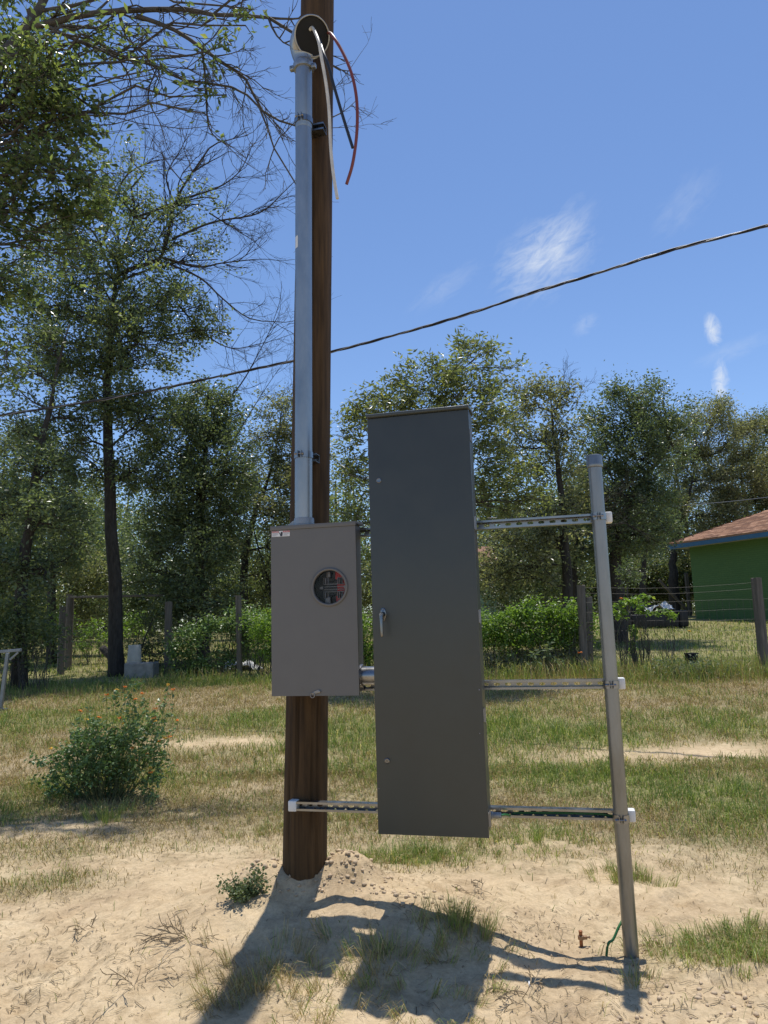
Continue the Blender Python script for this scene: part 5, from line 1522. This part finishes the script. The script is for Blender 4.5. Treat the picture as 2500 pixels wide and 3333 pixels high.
tree('black-trunked tree standing beside the dark sofa', 1455, [(1456, 1280), (1455, 1230), (1460, 1180), (1480, 1100), (1500, 1010)], 31.0, 0.24,
     [(1500, 920, 50, 40, 0.9), (1550, 900, 50, 40, 0.9), (1480, 980, 50, 50, 1.0), (1560, 970, 60, 50, 1.0), (1610, 930, 50, 45, 0.9), (1520, 1050, 70, 55, 1.0), (1600, 1030, 70, 60, 1.0), (1470, 1110, 60, 50, 1.0), (1560, 1110, 60, 45, 0.9), (1490, 1170, 50, 40, 0.8)],
     (0.11, 0.05), 0.75, leaf_olive, bark)
tree('large tree rising behind the roof of the green house', 1690, [(1690, 1250), (1688, 1150), (1680, 1030), (1670, 950)], 33.0, 0.25,
     [(1650, 920, 45, 40, 1.0), (1700, 940, 60, 60, 1.0), (1640, 1000, 60, 50, 1.0), (1600, 1080, 60, 50, 1.0), (1660, 1070, 70, 60, 1.0), (1560, 1150, 50, 40, 0.8), (1740, 1030, 70, 80, 1.0)], (0.14, 0.065), 0.75, leaf_dark, bark)
tree('thin-trunked tree between the steel post and the sofa', 1388, [(1388, 1280), (1390, 1230), (1396, 1180), (1400, 1130)], 25.0, 0.14,
     [(1400, 1130, 60, 45, 0.8), (1370, 1180, 50, 40, 0.8), (1420, 1140, 40, 35, 0.8)], (0.11, 0.05), 0.7, leaf_dark, bark)
tree('pale leafy sapling behind the fence beside the steel post', 1354, [(1355, 1290), (1356, 1262), (1357, 1235)], 16.2, 0.022,
     [(1357, 1232, 24, 20, 0.9), (1345, 1250, 16, 14, 0.6), (1372, 1245, 18, 16, 0.6)], (0.085, 0.036), 0.7, leaf_grey, bark_grey, clump=0.14, limb_r=0.010, cat='sapling', name='sapling', group=None)

# ---- far wood closing the view between the trunks
def far_wood():
    ml, mw, mk = MB(), MB(), MB()
    for k in range(100):
        x = rng.uniform(-450, 2050); Y = rng.uniform(36, 58)
        b = gpt(x, Y); h = rng.uniform(7.0, 10.5) * Y / 46
        if 460 < x < 720: h *= 0.85
        mw.tube([b - (0, 0, .3), b + (rng.normal(0, .2), 0, h * .5), b + (rng.normal(0, .4), 0, h * .9)], (0.17, 0.12, 0.05), 7, cap=False)
        for j in range(13):
            f = rng.uniform(0.03, 1.0) ** 1.5
            c = b + np.array([rng.normal(0, 1.7) * (1.15 - f * 0.7), rng.normal(0, 1.0), h * f])
            n = 190
            p = c + unit(rng.normal(size=(n, 3))) * (rng.uniform(0, 1, n) ** 0.4)[:, None] * np.array([1.5, 1.2, 1.0])
            add_leaves(ml, p, 0.21, 0.10)
    for k in range(165):                      # dense thicket at the foot of the wood
        x = rng.uniform(-160, 1480) if k < 100 else rng.uniform(-100, 700); Y = rng.uniform(30.5, 36) if x > 1150 else rng.uniform(25, 33)
        b = gpt(x, Y); n = 430
        c = b + np.array([0, 0, rng.uniform(0.3, 3.6) if k < 100 else rng.uniform(0.6, 6.0)])
        p = c + unit(rng.normal(size=(n, 3))) * (rng.uniform(0, 1, n) ** 0.42)[:, None] * np.array([1.5, 0.9, 1.15])
        p[:, 2] = np.maximum(p[:, 2], b[2] + 0.05)
        add_leaves(mk, p, 0.15, 0.07)
    o = thing('far_wood', (0, 45, float(gz(0, 45))), 'far green wood closing the view between the nearer trunks', 'wood'); o['kind'] = 'stuff'
    for nm, mb_, m_ in (('trunks', mw, bark), ('foliage', ml, leaf_mid), ('thicket', mk, leaf_dark)):
        for i in range(len(mb_.v)): mb_.v[i] = mb_.v[i] - np.array(o.location)
        p_ = link(nm, mb_.mesh(nm), m_, o); p_['kind'] = 'stuff'


far_wood()


# ---- shrubs, vines and weeds
def leafy(name, label, cat, base, blobs_, leaf, n_per_m2, lm, group=None, stems=14, stem_r=0.006, cshift=0.0, fill=True, stem_m=None, up=0.55):
    """blobs_: (centre xyz world, radii xyz)"""
    root = thing(name, base, label, cat, group)
    ml, mw = MB(), MB(); base = np.asarray(base, float)
    for c, R3, dn in blobs_:
        c = np.asarray(c, float); R3 = np.asarray(R3, float)
        n = int(n_per_m2 * dn * math.pi * R3[0] * R3[2])
        k = max(3, n // 30)
        cc = unit(rng.normal(size=(k, 3))) * (rng.uniform(0.05, 1, k) ** 0.45)[:, None] * R3 + c
        idx = rng.integers(0, k, n)
        p = cc[idx] + rng.normal(0, 1, (n, 3)) * np.minimum(R3 * 0.22, 0.16)
        zf = gz(p[:, 0], p[:, 1]); p[:, 2] = np.maximum(p[:, 2], zf + 0.01 + 0.03 * rng.uniform(0, 1, n))
        add_leaves(ml, p - base, leaf[0], leaf[1], cshift=cshift, up_bias=up)
        for q_ in cc[rng.integers(0, k, stems)]:
            g0 = np.array([c[0] + (q_[0] - c[0]) * 0.4, c[1] + (q_[1] - c[1]) * 0.4, 0]); g0[2] = float(gz(g0[0], g0[1])) - 0.02
            mw.tube(wander(g0, q_, 5, 0.06) - base, np.linspace(stem_r, stem_r * 0.3, 5), 4, cap=False)
    link('stems', mw.mesh('stems'), stem_m or bark_grey, root)
    link('foliage', ml.mesh('foliage'), lm, root)
    return root


def band(pxs, Y, ytop, ybot, rz, dn=1.0):
    out = []
    for x in pxs:
        Yv = Y(x) if callable(Y) else Y
        top = DP(x, ytop(x) if callable(ytop) else ytop, Yv); b = gpt(x, Yv)
        h = max(0.25, top[2] - b[2])
        out.append(((b[0], Yv, b[2] + h * 0.55), (rz, 0.35, h * 0.50), dn))
    return out


leafy('vine_hedge', 'bright green vine smothering the fence right of the tall cabinet', 'vine', gpt(1150, 13.7), [((*DP(x, yy_ + rng.uniform(-16, 14), 13.6),), tuple(np.array((0.42, 0.34, 0.30)) * rng.uniform(0.6, 1.25)), 1.0) for x, yy_ in ((1050, 1350), (1095, 1340), (1140, 1335), (1185, 1335), (1230, 1335), (1060, 1385), (1110, 1375), (1150, 1365), (1200, 1360), (1250, 1350))], (0.064, 0.046), 2300, leaf_vine, up=0.8)
leafy('dead_vine', 'tangle of brownish dry stems below the bright vine right of the tall cabinet', 'plant', gpt(1150, 13.5), [((*DP(x, yy_, 13.5),), (0.45, 0.3, 0.30), 1.0) for x, yy_ in ((1060, 1430), (1120, 1425), (1180, 1415), (1230, 1410))], (0.055, 0.026), 1300, leaf_olive, stems=60, stem_r=0.005, stem_m=twig_pale)
leafy('vine_hedge', 'leafy green vine over the fence between the two posts left of the meter box', 'vine', gpt(440, 15.4), [((*DP(x, yy_ + rng.uniform(-20, 14), 15.5),), tuple(np.array((0.42, 0.34, 0.34)) * rng.uniform(0.6, 1.25)), 1.0) for x, yy_ in ((385, 1390), (425, 1370), (470, 1350), (500, 1360), (400, 1430), (450, 1420), (495, 1415), (540, 1345), (550, 1390))], (0.070, 0.048), 1700, leaf_bush, cshift=0.15, up=0.8)
leafy('vine_hedge', 'sunlit vine and weeds behind the meter box and pole', 'vine', gpt(660, 14.6), [((*DP(x, yy_ + rng.uniform(-20, 14), 14.6),), tuple(np.array((0.42, 0.34, 0.36)) * rng.uniform(0.6, 1.25)), 1.0) for x, yy_ in ((575, 1350), (610, 1380), (650, 1360), (700, 1350), (745, 1345), (790, 1340), (580, 1420), (640, 1430), (700, 1420), (760, 1410), (800, 1400), (850, 1380), (900, 1390), (960, 1380), (1010, 1380))], (0.068, 0.047), 1900, leaf_vine, up=0.8)
leafy('shrub', 'dark shade shrubs at the foot of the big trunk', 'shrub', gpt(300, 17.2), [((*DP(x, yy_, 17.4),), (0.5, 0.4, 0.42), 1.0) for x, yy_ in ((330, 1330), (300, 1420), (350, 1400), (390, 1350), (420, 1310))], (0.075, 0.045), 800, leaf_dark)
leafy('shrub', 'leafy shrub at the left edge behind the metal frame', 'shrub', gpt(50, 13.6), [((*DP(x, yy_, 13.7),), (0.5, 0.4, 0.40), 1.0) for x, yy_ in ((10, 1320), (60, 1330), (100, 1360), (20, 1380), (70, 1400), (-40, 1360))], (0.08, 0.05), 800, leaf_mid)
leafy('shrub', 'yellow-green weed bush between the leaning trunk and gate post', 'shrub', gpt(110, 19.0), [((*DP(x, yy_, 19.0),), (0.5, 0.4, 0.40), 1.0) for x, yy_ in ((95, 1370), (140, 1350), (200, 1390), (240, 1360), (280, 1350))], (0.09, 0.05), 520, leaf_vine)
leafy('climbing_vine', 'yellow-green vine sprawling over the fence top right of the steel post', 'vine', gpt(1370, 13.0), [((*DP(x, yy_, 13.0),), (0.26, 0.2, 0.12), 1.0) for x, yy_ in ((1345, 1305), (1375, 1300), (1400, 1315), (1430, 1325), (1340, 1330))] + [((*DP(x, yy_, 13.0),), (0.10, 0.1, 0.16), 0.9) for x, yy_ in ((1362, 1350), (1364, 1385))], (0.075, 0.055), 900, leaf_vine, stems=10)
leafy('weed_clump', 'feathery light green weed clump below the black box', 'plant', gpt(1500, 12.0), [((*DP(x, yy_, 12.0),), (0.34, 0.3, 0.20), 1.0) for x, yy_ in ((1470, 1440), (1510, 1430), (1500, 1455), (1440, 1450), (1540, 1450))], (0.05, 0.018), 1500, leaf_grey, stem_m=stem_green)
leafy('broadleaf_weed', 'pale broad-leaved weed in front of the bright vine', 'plant', gpt(1175, 12.9), [((*DP(x, yy_, 12.9),), (0.14, 0.12, 0.14), 1.0) for x, yy_ in ((1160, 1425), (1180, 1400), (1200, 1430))], (0.13, 0.05), 420, leaf_grey, stem_m=stem_green)


for i, (lab, Y, pts) in enumerate((('shady undergrowth between the far left edge and the gate post', 21.0, ((-20, 1250), (20, 1290), (60, 1260), (90, 1300), (40, 1340))),
                               ('undergrowth behind the wire fence left of the big trunk', 22.0, ((150, 1240), (190, 1290), (220, 1240), (170, 1330))),
                               ('undergrowth behind the wire fence right of the big trunk', 22.0, ((280, 1280), (320, 1240), (300, 1330), (350, 1300))),
                               ('pale undergrowth behind the slim dark fence post', 22.0, ((470, 1260), (520, 1290), (560, 1250), (600, 1290), (640, 1270), (500, 1320))),
                               ('undergrowth seen between pole and tall cabinet', 22.0, ((690, 1270), (740, 1280), (790, 1270), (850, 1280))),
                               ('dark undergrowth above the bright vine right of the tall cabinet', 20.0, ((1050, 1250), (1090, 1270), (1130, 1250), (1175, 1240), (1200, 1270))),
                               ('low bushes under the trees behind the steel post', 33.0, ((1240, 1265), (1265, 1285), (1290, 1255), (1330, 1275), (1355, 1250), (1380, 1275), (1405, 1250), (1430, 1270), (1455, 1245), (1475, 1275), (1490, 1240))))):
    leafy('undergrowth', lab, 'undergrowth', gpt(pts[0][0], Y), [((*DP(x, yy_, Y),), (0.042 * Y, 0.5, 0.034 * Y), 1.0) for x, yy_ in pts], (0.0052 * Y, 0.0026 * Y), 620 * (20 / Y) ** 2, (leaf_mid, leaf_olive, leaf_dark, leaf_lance, leaf_olive, leaf_dark, leaf_olive)[i], group='undergrowth behind the fence', stems=6)


def flower_head(mb, c, s_):
    for k in range(9):
        a = rng.uniform(0, 6.28); p = c + np.array([math.cos(a), math.sin(a), 0]) * s_ * rng.uniform(0, 0.8) + (0, 0, rng.uniform(-.2, .3) * s_)
        mb.lathe(p, (rng.normal(0, .3), rng.normal(0, .3), 1), [(0.0001, 0), (s_ * 0.36, 0.001), (s_ * 0.30, s_ * 0.12), (0.0001, s_ * 0.06)], 5)


# ---- lantana bush
def lantana():
    b = G(225, 1725)
    Y = b[1]
    base = b
    R7 = lambda x, y: (x / 1.843 / KD, (1800 + y / 1.843) / KD)
    root = thing('lantana_bush', base, 'dark leafy lantana bush with small orange flowers at left', 'bush')
    ml, mw = MB(), MB(); s_ = pixr(Y)
    for x, y, rx, ry, dn in ((600, 1250, 190, 170, 1.2), (480, 1180, 140, 130, 1.0), (760, 1180, 170, 150, 1.1), (850, 1050, 90, 110, 0.9), (430, 1330, 150, 120, 1.0), (700, 1330, 190, 110, 1.1), (230, 1230, 90, 60, 0.5), (600, 1080, 90, 90, 0.6), (880, 1300, 110, 100, 0.8), (800, 900, 80, 110, 0.4), (690, 900, 50, 80, 0.35), (980, 980, 70, 110, 0.3), (540, 1010, 60, 70, 0.35), (1000, 1120, 70, 80, 0.3), (300, 1350, 90, 90, 0.6)):
        px, py = R7(x, y); c = DP(px, py, Y + rng.uniform(-0.15, 0.15)); rr = np.array([rx / 1.843 / KD, 0.5 * (rx + ry) / 1.843 / KD, ry / 1.843 / KD]) * s_
        n = int(4600 * dn * rr[0] * rr[2] * math.pi)
        k = max(4, n // 14); cc = unit(rng.normal(size=(k, 3))) * (rng.uniform(0, 1, k) ** 0.4)[:, None] * rr + c
        idx = rng.integers(0, k, n); p = cc[idx] + rng.normal(0, 0.022, (n, 3))
        p[:, 2] = np.maximum(p[:, 2], gz(p[:, 0], p[:, 1]) + 0.005)
        add_leaves(ml, p - base, 0.038, 0.025, fold=0.3)
        for q_ in cc[::3]:
            g0 = np.array([base[0] + (q_[0] - base[0]) * 0.35, base[1] + (q_[1] - base[1]) * 0.5, 0]); g0[2] = float(gz(g0[0], g0[1])) - 0.01
            mw.tube(wander(g0, q_, 5, 0.07, 0.05) - base, np.linspace(0.004, 0.0016, 5), 4, cap=False)
    fl = [(700, 820), (745, 805), (640, 850), (1012, 790), (1035, 820), (852, 843), (768, 870), (812, 877), (485, 948), (525, 997), (593, 985), (718, 990), (738, 1023), (928, 935), (920, 990), (930, 1010), (916, 1030), (1062, 1004), (985, 1110), (1015, 1103), (955, 1130), (305, 1175), (795, 1172), (880, 1208), (903, 1292), (905, 1318), (838, 1243)]
    for i, (x, y) in enumerate(fl):
        px, py = R7(x, y); c = DP(px, py, Y + rng.uniform(-0.25, 0.05))
        mb = MB(); flower_head(mb, c - base, 0.024)
        link('flower', mb.mesh('flower'), petal_orange if i % 3 else petal_yellow, root)
        g0 = c + (rng.normal(0, 0.05), 0.05, -rng.uniform(0.12, 0.25))
        P_ = wander(g0 - (0, 0, 0.1), c, 5, 0.05) - base; mw.tube(P_, 0.0016, 3, cap=False)
        nn = 9; f = rng.uniform(0, 0.95, nn)[:, None]
        add_leaves(ml, P_[0] + (P_[-1] - P_[0]) * f, 0.042, 0.026, fold=0.3)
    link('stems', mw.mesh('stems'), stem_green, root)
    link('foliage', ml.mesh('foliage'), leaf_bush, root)


lantana()
for px, py, Y, lab in ((1253 / 1, 1410, 12.9, 'single orange flower in the grass before the weathered post'), (1490, 1364, 12.3, 'single yellow flower before the green house lawn'), (1342, 1293, 12.9, 'orange flower on the vine by the steel post')):
    c = DP(px, py, Y); b = gpt(px, Y); g = thing('wildflower', b, lab, 'flower', 'wildflowers by the fence')
    link('stem', MB().tube(wander((0, 0, 0), c - b, 5, 0.04), 0.004, 4).mesh('stem'), stem_green, g)
    mb = MB(); flower_head(mb, c - b, 0.040); link('bloom', mb.mesh('bloom'), petal_orange if px < 1400 else petal_yellow, g)


# ================================================================== GRASS, TUFTS AND LITTER
def blades(mb, pos, h, w_, lean, c, az=None, curl=0.35):
    """tapering bent blades: five vertices, three triangles"""
    n = len(pos)
    az = rng.uniform(0, 2 * math.pi, n) if az is None else az
    d = np.stack([np.cos(az), np.sin(az), np.zeros(n)], 1); sd = np.stack([-np.sin(az), np.cos(az), np.zeros(n)], 1)
    # turn the flat of the blade at random
    tw = rng.uniform(0, 2 * math.pi, n); sd = np.stack([np.cos(tw), np.sin(tw), np.zeros(n)], 1)
    h = h[:, None]; w_ = w_[:, None]; ln = lean[:, None]
    up = np.array([0, 0, 1.0])
    mid = pos + up * h * 0.55 * np.sqrt(np.clip(1 - ln ** 2 * 0.35, 0.05, 1)) + d * h * ln * 0.40
    tip = pos + up * h * np.clip(1 - ln * curl * 1.8, 0.06, 1) + d * h * ln * 1.0
    v = np.stack([pos - sd * w_ * 0.5, pos + sd * w_ * 0.5, mid + sd * w_ * 0.42, mid - sd * w_ * 0.42, tip], 1).reshape(-1, 3)
    k = np.arange(n)[:, None] * 5
    t = np.concatenate([k + np.array([[0, 1, 2]]), k + np.array([[0, 2, 3]]), k + np.array([[3, 2, 4]])], 0)
    mb.raw(v, None, t, np.repeat(np.clip(c, 0, 1), 5))


def field():
    mg, ms = MB(), MB()

    def place(n, y0, y1, hmul, wmul, cmin=0.0):
        y = rng.uniform(y0, y1, n); x = rng.uniform(-1, 1, n) * (0.60 * y + 0.5)
        cv = cover(x, y); tuft = fbm(x * 6, y * 6, 71)
        p = np.clip(cv * 1.25 - 0.15, 0, 1) * (0.35 + 1.2 * np.clip(tuft - 0.25, 0, 1)); p = np.where(cv < 0.1, 0.012, p)
        keep = rng.uniform(0, 1, n) < p
        x, y, cv, tuft = x[keep], y[keep], cv[keep], tuft[keep]
        if not len(x): return
        g_ = greenness(x, y); m = len(x)
        isg = rng.uniform(0, 1, m) < np.clip(g_ * 0.95 - 0.08, 0.04, 0.90)
        pos = np.stack([x, y, gz(x, y) - 0.004], 1)
        h = (0.035 + 0.12 * np.clip(tuft - 0.25, 0, 1) * (0.4 + g_) + 0.03 * cv) * rng.uniform(0.5, 1.5, m) * hmul
        h = h * np.where(isg, 1.0, 0.85)
        w_ = np.where(y < 6.8, 0.0014 + 0.00042 * y, 0.0030 + 0.00045 * y) * rng.uniform(0.7, 1.4, m) * wmul
        lean = np.where(isg, rng.uniform(0.15, 0.95, m), rng.uniform(0.45, 1.15, m))
        c = np.clip(rng.beta(1.1, 1.5, m), 0, 1)
        blades(mg, pos[isg], h[isg], w_[isg], lean[isg], c[isg]); blades(ms, pos[~isg], h[~isg], w_[~isg], lean[~isg], c[~isg])
    place(230000, 2.5, 7.0, 0.85, 1.0)
    place(260000, 6.5, 14.5, 1.10, 0.75)
    place(70000, 14, 26, 1.0, 1.0)
    # tall weeds along the fence foot
    for px0, px1, Y, n, hh in ((1040, 1300, 12.8, 1500, 0.50), (1280, 1700, 12.4, 4200, 0.42), (1280, 1700, 12.0, 1800, 0.25), (560, 1040, 13.6, 1500, 0.32), (-60, 330, 13.2, 1700, 0.26), (330, 600, 14.5, 900, 0.26)):
        a, b = gpt(px0, Y), gpt(px1, Y)
        x = rng.uniform(a[0], b[0], n); y = Y + rng.normal(0, 0.35, n)
        pos = np.stack([x, y, gz(x, y) - 0.01], 1); m = rng.uniform(0, 1, n) < 0.62
        h = hh * rng.uniform(0.25, 1.2, n) * (0.35 + 1.2 * fbm(x * 1.6, y * 1.6, 55)); w_ = 0.007 * rng.uniform(0.6, 1.3, n); ln = rng.uniform(0.1, 0.6, n); c = rng.beta(2, 2, n)
        blades(mg, pos[m], h[m], w_[m], ln[m], c[m]); blades(ms, pos[~m], h[~m], w_[~m], ln[~m], c[~m])
    for nm, mb_, mt_, lab in (('green_grass', mg, grass_mat, 'green grass growing over the yard and along the fence'), ('dry_grass', ms, straw_mat, 'dry straw-coloured grass lying over the yard')):
        o = link(nm, mb_.mesh(nm), mt_); o['kind'] = 'stuff'; o['label'] = lab; o['category'] = 'grass'


field()


def tuft(px, py, rad, hgt, n, lab, green=0.5, lean=(0.3, 0.95), name='grass_tuft', ry=None, wid=0.0021, flat=0.35):
    b = G(px, py); mg, ms = MB(), MB()
    n = int(n * 1.5); k = max(3, int(n / 22)); cx = rng.normal(0, rad * 0.5, k); cy = rng.normal(0, (ry or rad) * 0.5, k)
    i = rng.integers(0, k, n)
    x = cx[i] + rng.normal(0, 0.016, n); y = cy[i] + rng.normal(0, 0.016, n)
    z = gz(b[0] + x, b[1] + y) - b[2] - 0.004
    pos = np.stack([x, y, z], 1); az = np.arctan2(y + rng.normal(0, rad * 0.3, n), x + rng.normal(0, rad * 0.3, n))
    h = hgt * 0.85 * rng.uniform(0.35, 1.2, n); ln = rng.uniform(*lean, n); w_ = wid * rng.uniform(0.6, 1.3, n); c = rng.beta(2, 2, n)
    m = rng.uniform(0, 1, n) < green
    blades(mg, pos[m], h[m], w_[m], ln[m], c[m], az[m], flat); blades(ms, pos[~m], h[~m], w_[~m], ln[~m], c[~m], az[~m], flat)
    root = thing(name, b, lab, 'grass', 'grass tufts on the sand')
    for nm_, mm_, mt_, ok in (('green_blades', mg, grass_mat, m.any()), ('dry_blades', ms, straw_mat, (~m).any())):
        if ok: link(nm_, mm_.mesh(nm_), mt_, root)['kind'] = 'stuff'


tuft(985, 1995, 0.13, 0.16, 300, 'upright green and straw tuft at the edge of the cabinet shadow', 0.55, (0.15, 0.8))
tuft(830, 2085, 0.26, 0.16, 420, 'sprawling grey-green tuft in the middle of the cabinet shadow', 0.5, (0.4, 1.0), flat=0.45)
tuft(1010, 2060, 0.20, 0.10, 260, 'flattened straw tuft on the lit side of the cabinet shadow', 0.3, (0.5, 1.0), flat=0.5)
tuft(1585, 2050, 0.36, 0.15, 1100, 'wide low green tuft at the lower right edge', 0.72, (0.4, 1.0), ry=0.22, flat=0.45)
tuft(1382, 1905, 0.14, 0.13, 300, 'small green tuft right behind the foot of the steel post', 0.75, (0.2, 0.8))
tuft(1330, 1890, 0.13, 0.10, 200, 'small dry tuft just left of the steel post', 0.5, (0.3, 0.9))
tuft(1160, 1812, 0.22, 0.14, 460, 'bright green tuft below the right end of the cabinet', 0.85, (0.3, 0.9))
tuft(880, 1855, 0.42, 0.13, 900, 'wide green tuft on the lit slope below the tall cabinet', 0.75, (0.3, 0.95), ry=0.2)
tuft(1195, 1845, 0.09, 0.07, 90, 'little dark green sprig on bare sand right of the cabinet', 0.9, (0.5, 1.0), flat=0.5)
tuft(1370, 2130, 0.05, 0.10, 90, 'short dry tuft in the shadow of the steel post', 0.4, (0.3, 0.9))
tuft(590, 2110, 0.28, 0.15, 360, 'dry straw tuft at the bottom left of the cabinet shadow', 0.22, (0.4, 1.0), flat=0.45)
tuft(520, 2170, 0.25, 0.12, 240, 'thin straw litter tuft at the bottom edge by the pole shadow', 0.12, (0.6, 1.0), flat=0.5)
tuft(690, 2170, 0.26, 0.12, 260, 'straw tuft at the bottom edge between the two shadows', 0.2, (0.5, 1.0), flat=0.5)
tuft(940, 2185, 0.22, 0.10, 220, 'straw and green tuft at the bottom edge under the cabinet shadow', 0.35, (0.5, 1.0), flat=0.5)
tuft(760, 1770, 0.22, 0.15, 260, 'loose grass tuft on the mound right behind the pole', 0.55, (0.2, 0.8))
tuft(590, 1800, 0.16, 0.10, 200, 'greyish grass tuft just left of the pole foot', 0.6, (0.3, 0.9))
tuft(240, 1770, 0.20, 0.20, 300, 'fresh green grass tuft at the foot of the lantana bush', 0.95, (0.2, 0.8))


# ---- small leafy weed on the mound
def weed():
    b = G(525, 1945); ml, mw = MB(), MB()
    for k in range(44):
        a = rng.uniform(0, 6.28); e = np.array([math.cos(a) * rng.uniform(0.02, 0.15), math.sin(a) * rng.uniform(0.01, 0.09), rng.uniform(0.02, 0.13)])
        P_ = wander((0, 0, -0.01), e, 5, 0.08); mw.tube(P_, np.linspace(0.0022, 0.001, 5), 4, cap=False)
        n = 22; f = rng.uniform(0.25, 1.05, n)[:, None]
        add_leaves(ml, P_[0] + (P_[-1] - P_[0]) * f + rng.normal(0, 0.008, (n, 3)), 0.017, 0.013, cshift=0.1)
    r_ = thing('leafy_weed', b, 'small grey-green leafy weed on the sand left of the pole', 'weed')
    link('stems', mw.mesh('stems'), stem_green, r_); link('foliage', ml.mesh('foliage'), leaf_grey, r_)


weed()


def dry_weed(px, py, lab, n, ln_, name='dry_weed'):
    b = G(px, py); mb = MB()
    for k in range(n):
        a = rng.uniform(0, 6.28); d = np.array([math.cos(a), math.sin(a) * 0.7, rng.uniform(0.05, 0.8)])
        twigs(mb, np.array([0, 0, 0.0]) + rng.normal(0, 0.02, 3) * (1, 1, 0), d, ln_ * rng.uniform(0.5, 1.1), 0.0013, 2, 0.8, -0.9, (2, 4), 3)
    v = np.vstack(mb.v)
    o = link(name, mb.mesh(name), material('dry_stem', (0.34, 0.26, 0.155), 0.8, var=(30, 0.6, 1.2))); o.location = tuple(b); tag(o, lab, 'weed', 'dry weeds on the sand')


dry_weed(400, 2035, 'wiry dry brown weed lying on the open sand at left', 13, 0.17)
dry_weed(300, 2130, 'thin dry stalks lying on the sand at lower left', 6, 0.16)
dry_weed(180, 2010, 'small scrap of dry weed on the sand at far left', 5, 0.08)
dry_weed(715, 2035, 'tall bleached seed stalk standing in the shadow between pole and cabinet', 2, 0.15)
dry_weed(1130, 2165, 'dry stalks at the bottom right of the cabinet shadow', 6, 0.12)
dry_weed(1020, 1930, 'dry dark root scraps on the bank right of the spoil heap', 6, 0.10)


# ---- clods of soil and straw litter
def clods():
    mb = MB()
    ico = bmesh.new(); bmesh.ops.create_icosphere(ico, subdivisions=1, radius=1)
    iv = np.array([v.co[:] for v in ico.verts]); it = np.array([[v.index for v in f.verts] for f in ico.faces]); ico.free()

    def put(x, y, s_):
        v = iv * (1 + rng.normal(0, 0.18, (len(iv), 1))) * s_ * np.array([rng.uniform(.8, 1.4), rng.uniform(.8, 1.3), rng.uniform(.55, .9)])
        a = rng.uniform(0, 6.28); c, s = math.cos(a), math.sin(a)
        v = np.stack([v[:, 0] * c - v[:, 1] * s, v[:, 0] * s + v[:, 1] * c, v[:, 2]], 1) + (x, y, float(gz(x, y)) + s_ * 0.25)
        mb.raw(v, None, it)
    for cx, cy, sx, sy, n, smax in ((*G(722, 1850)[:2], 0.10, 0.06, 60, 0.020), (*G(800, 1890)[:2], 0.22, 0.08, 110, 0.014), (*G(880, 1935)[:2], 0.14, 0.05, 60, 0.018), (*G(590, 1860)[:2], 0.10, 0.07, 50, 0.020), (*G(715, 1912)[:2], 0.10, 0.03, 40, 0.013),
                                    (*G(1290, 2030)[:2], 0.35, 0.12, 120, 0.009), (*G(1560, 2190)[:2], 0.25, 0.08, 120, 0.016), (*G(1390, 2050)[:2], 0.10, 0.06, 40, 0.014), (*G(400, 2050)[:2], 1.2, 0.5, 200, 0.005), (*G(1200, 2120)[:2], 0.9, 0.4, 200, 0.005)):
        for k in range(n):
            put(cx + rng.normal(0, sx), cy + rng.normal(0, sy), smax * 0.75 * rng.uniform(0.12, 1.0) ** 2.2 + 0.0012)
    o = link('soil_clods', mb.mesh('soil_clods', True), clod_mat); o['kind'] = 'stuff'; o['label'] = 'clods of dug soil scattered round the pole foot'; o['category'] = 'soil'


clods()


def litter():
    mb = MB(); n = 46000
    y = rng.uniform(2.5, 6.5, n); x = rng.uniform(-1, 1, n) * (0.62 * y + 0.2)
    k = fbm(x * 1.7, y * 1.7, 91); keep = rng.uniform(0, 1, n) < np.maximum(np.clip((k - 0.42) * 1.2, 0.03, 0.4), 0.9 * np.clip(cover(x, y) - 0.06, 0, 0.8))
    x, y = x[keep], y[keep]; m = len(x)
    a = rng.uniform(0, 6.28, m); L_ = rng.uniform(0.012, 0.075, m) * rng.uniform(0.4, 1.2, m); d = np.stack([np.cos(a), np.sin(a)], 1)
    nn = np.stack([-np.sin(a), np.cos(a)], 1); wv = (0.0011 + rng.uniform(0, 0.0016, m))[:, None]; bend = rng.normal(0, 0.16, m)[:, None] * L_[:, None]
    vs = []
    for f, b_ in ((-0.5, 0.0), (0.0, 1.0), (0.5, 0.0)):
        for s_ in (-1, 1):
            p = np.stack([x, y], 1) + d * (L_ * f)[:, None] + nn * (bend * b_ + wv * s_ * 0.5)
            vs.append(np.concatenate([p, (gz(p[:, 0], p[:, 1]) + 0.003 + (0.004 if b_ else 0))[:, None]], 1))
    v = np.stack(vs, 1).reshape(-1, 3); kk = np.arange(m)[:, None] * 6
    mb.raw(v, np.concatenate([kk + np.array([[0, 1, 3, 2]]), kk + np.array([[2, 3, 5, 4]])], 0), None, np.repeat(rng.beta(1.2, 1.6, m), 6))
    mt = leaf_mat('litter', [(0.07, 0.048, 0.026), (0.17, 0.125, 0.065), (0.30, 0.235, 0.13), (0.46, 0.38, 0.23)], 0.7, 0.0, 0.2)
    o = link('straw_litter', mb.mesh('straw_litter'), mt); o['kind'] = 'stuff'; o['label'] = 'bits of straw and stem littering the sand'; o['category'] = 'litter'


litter()
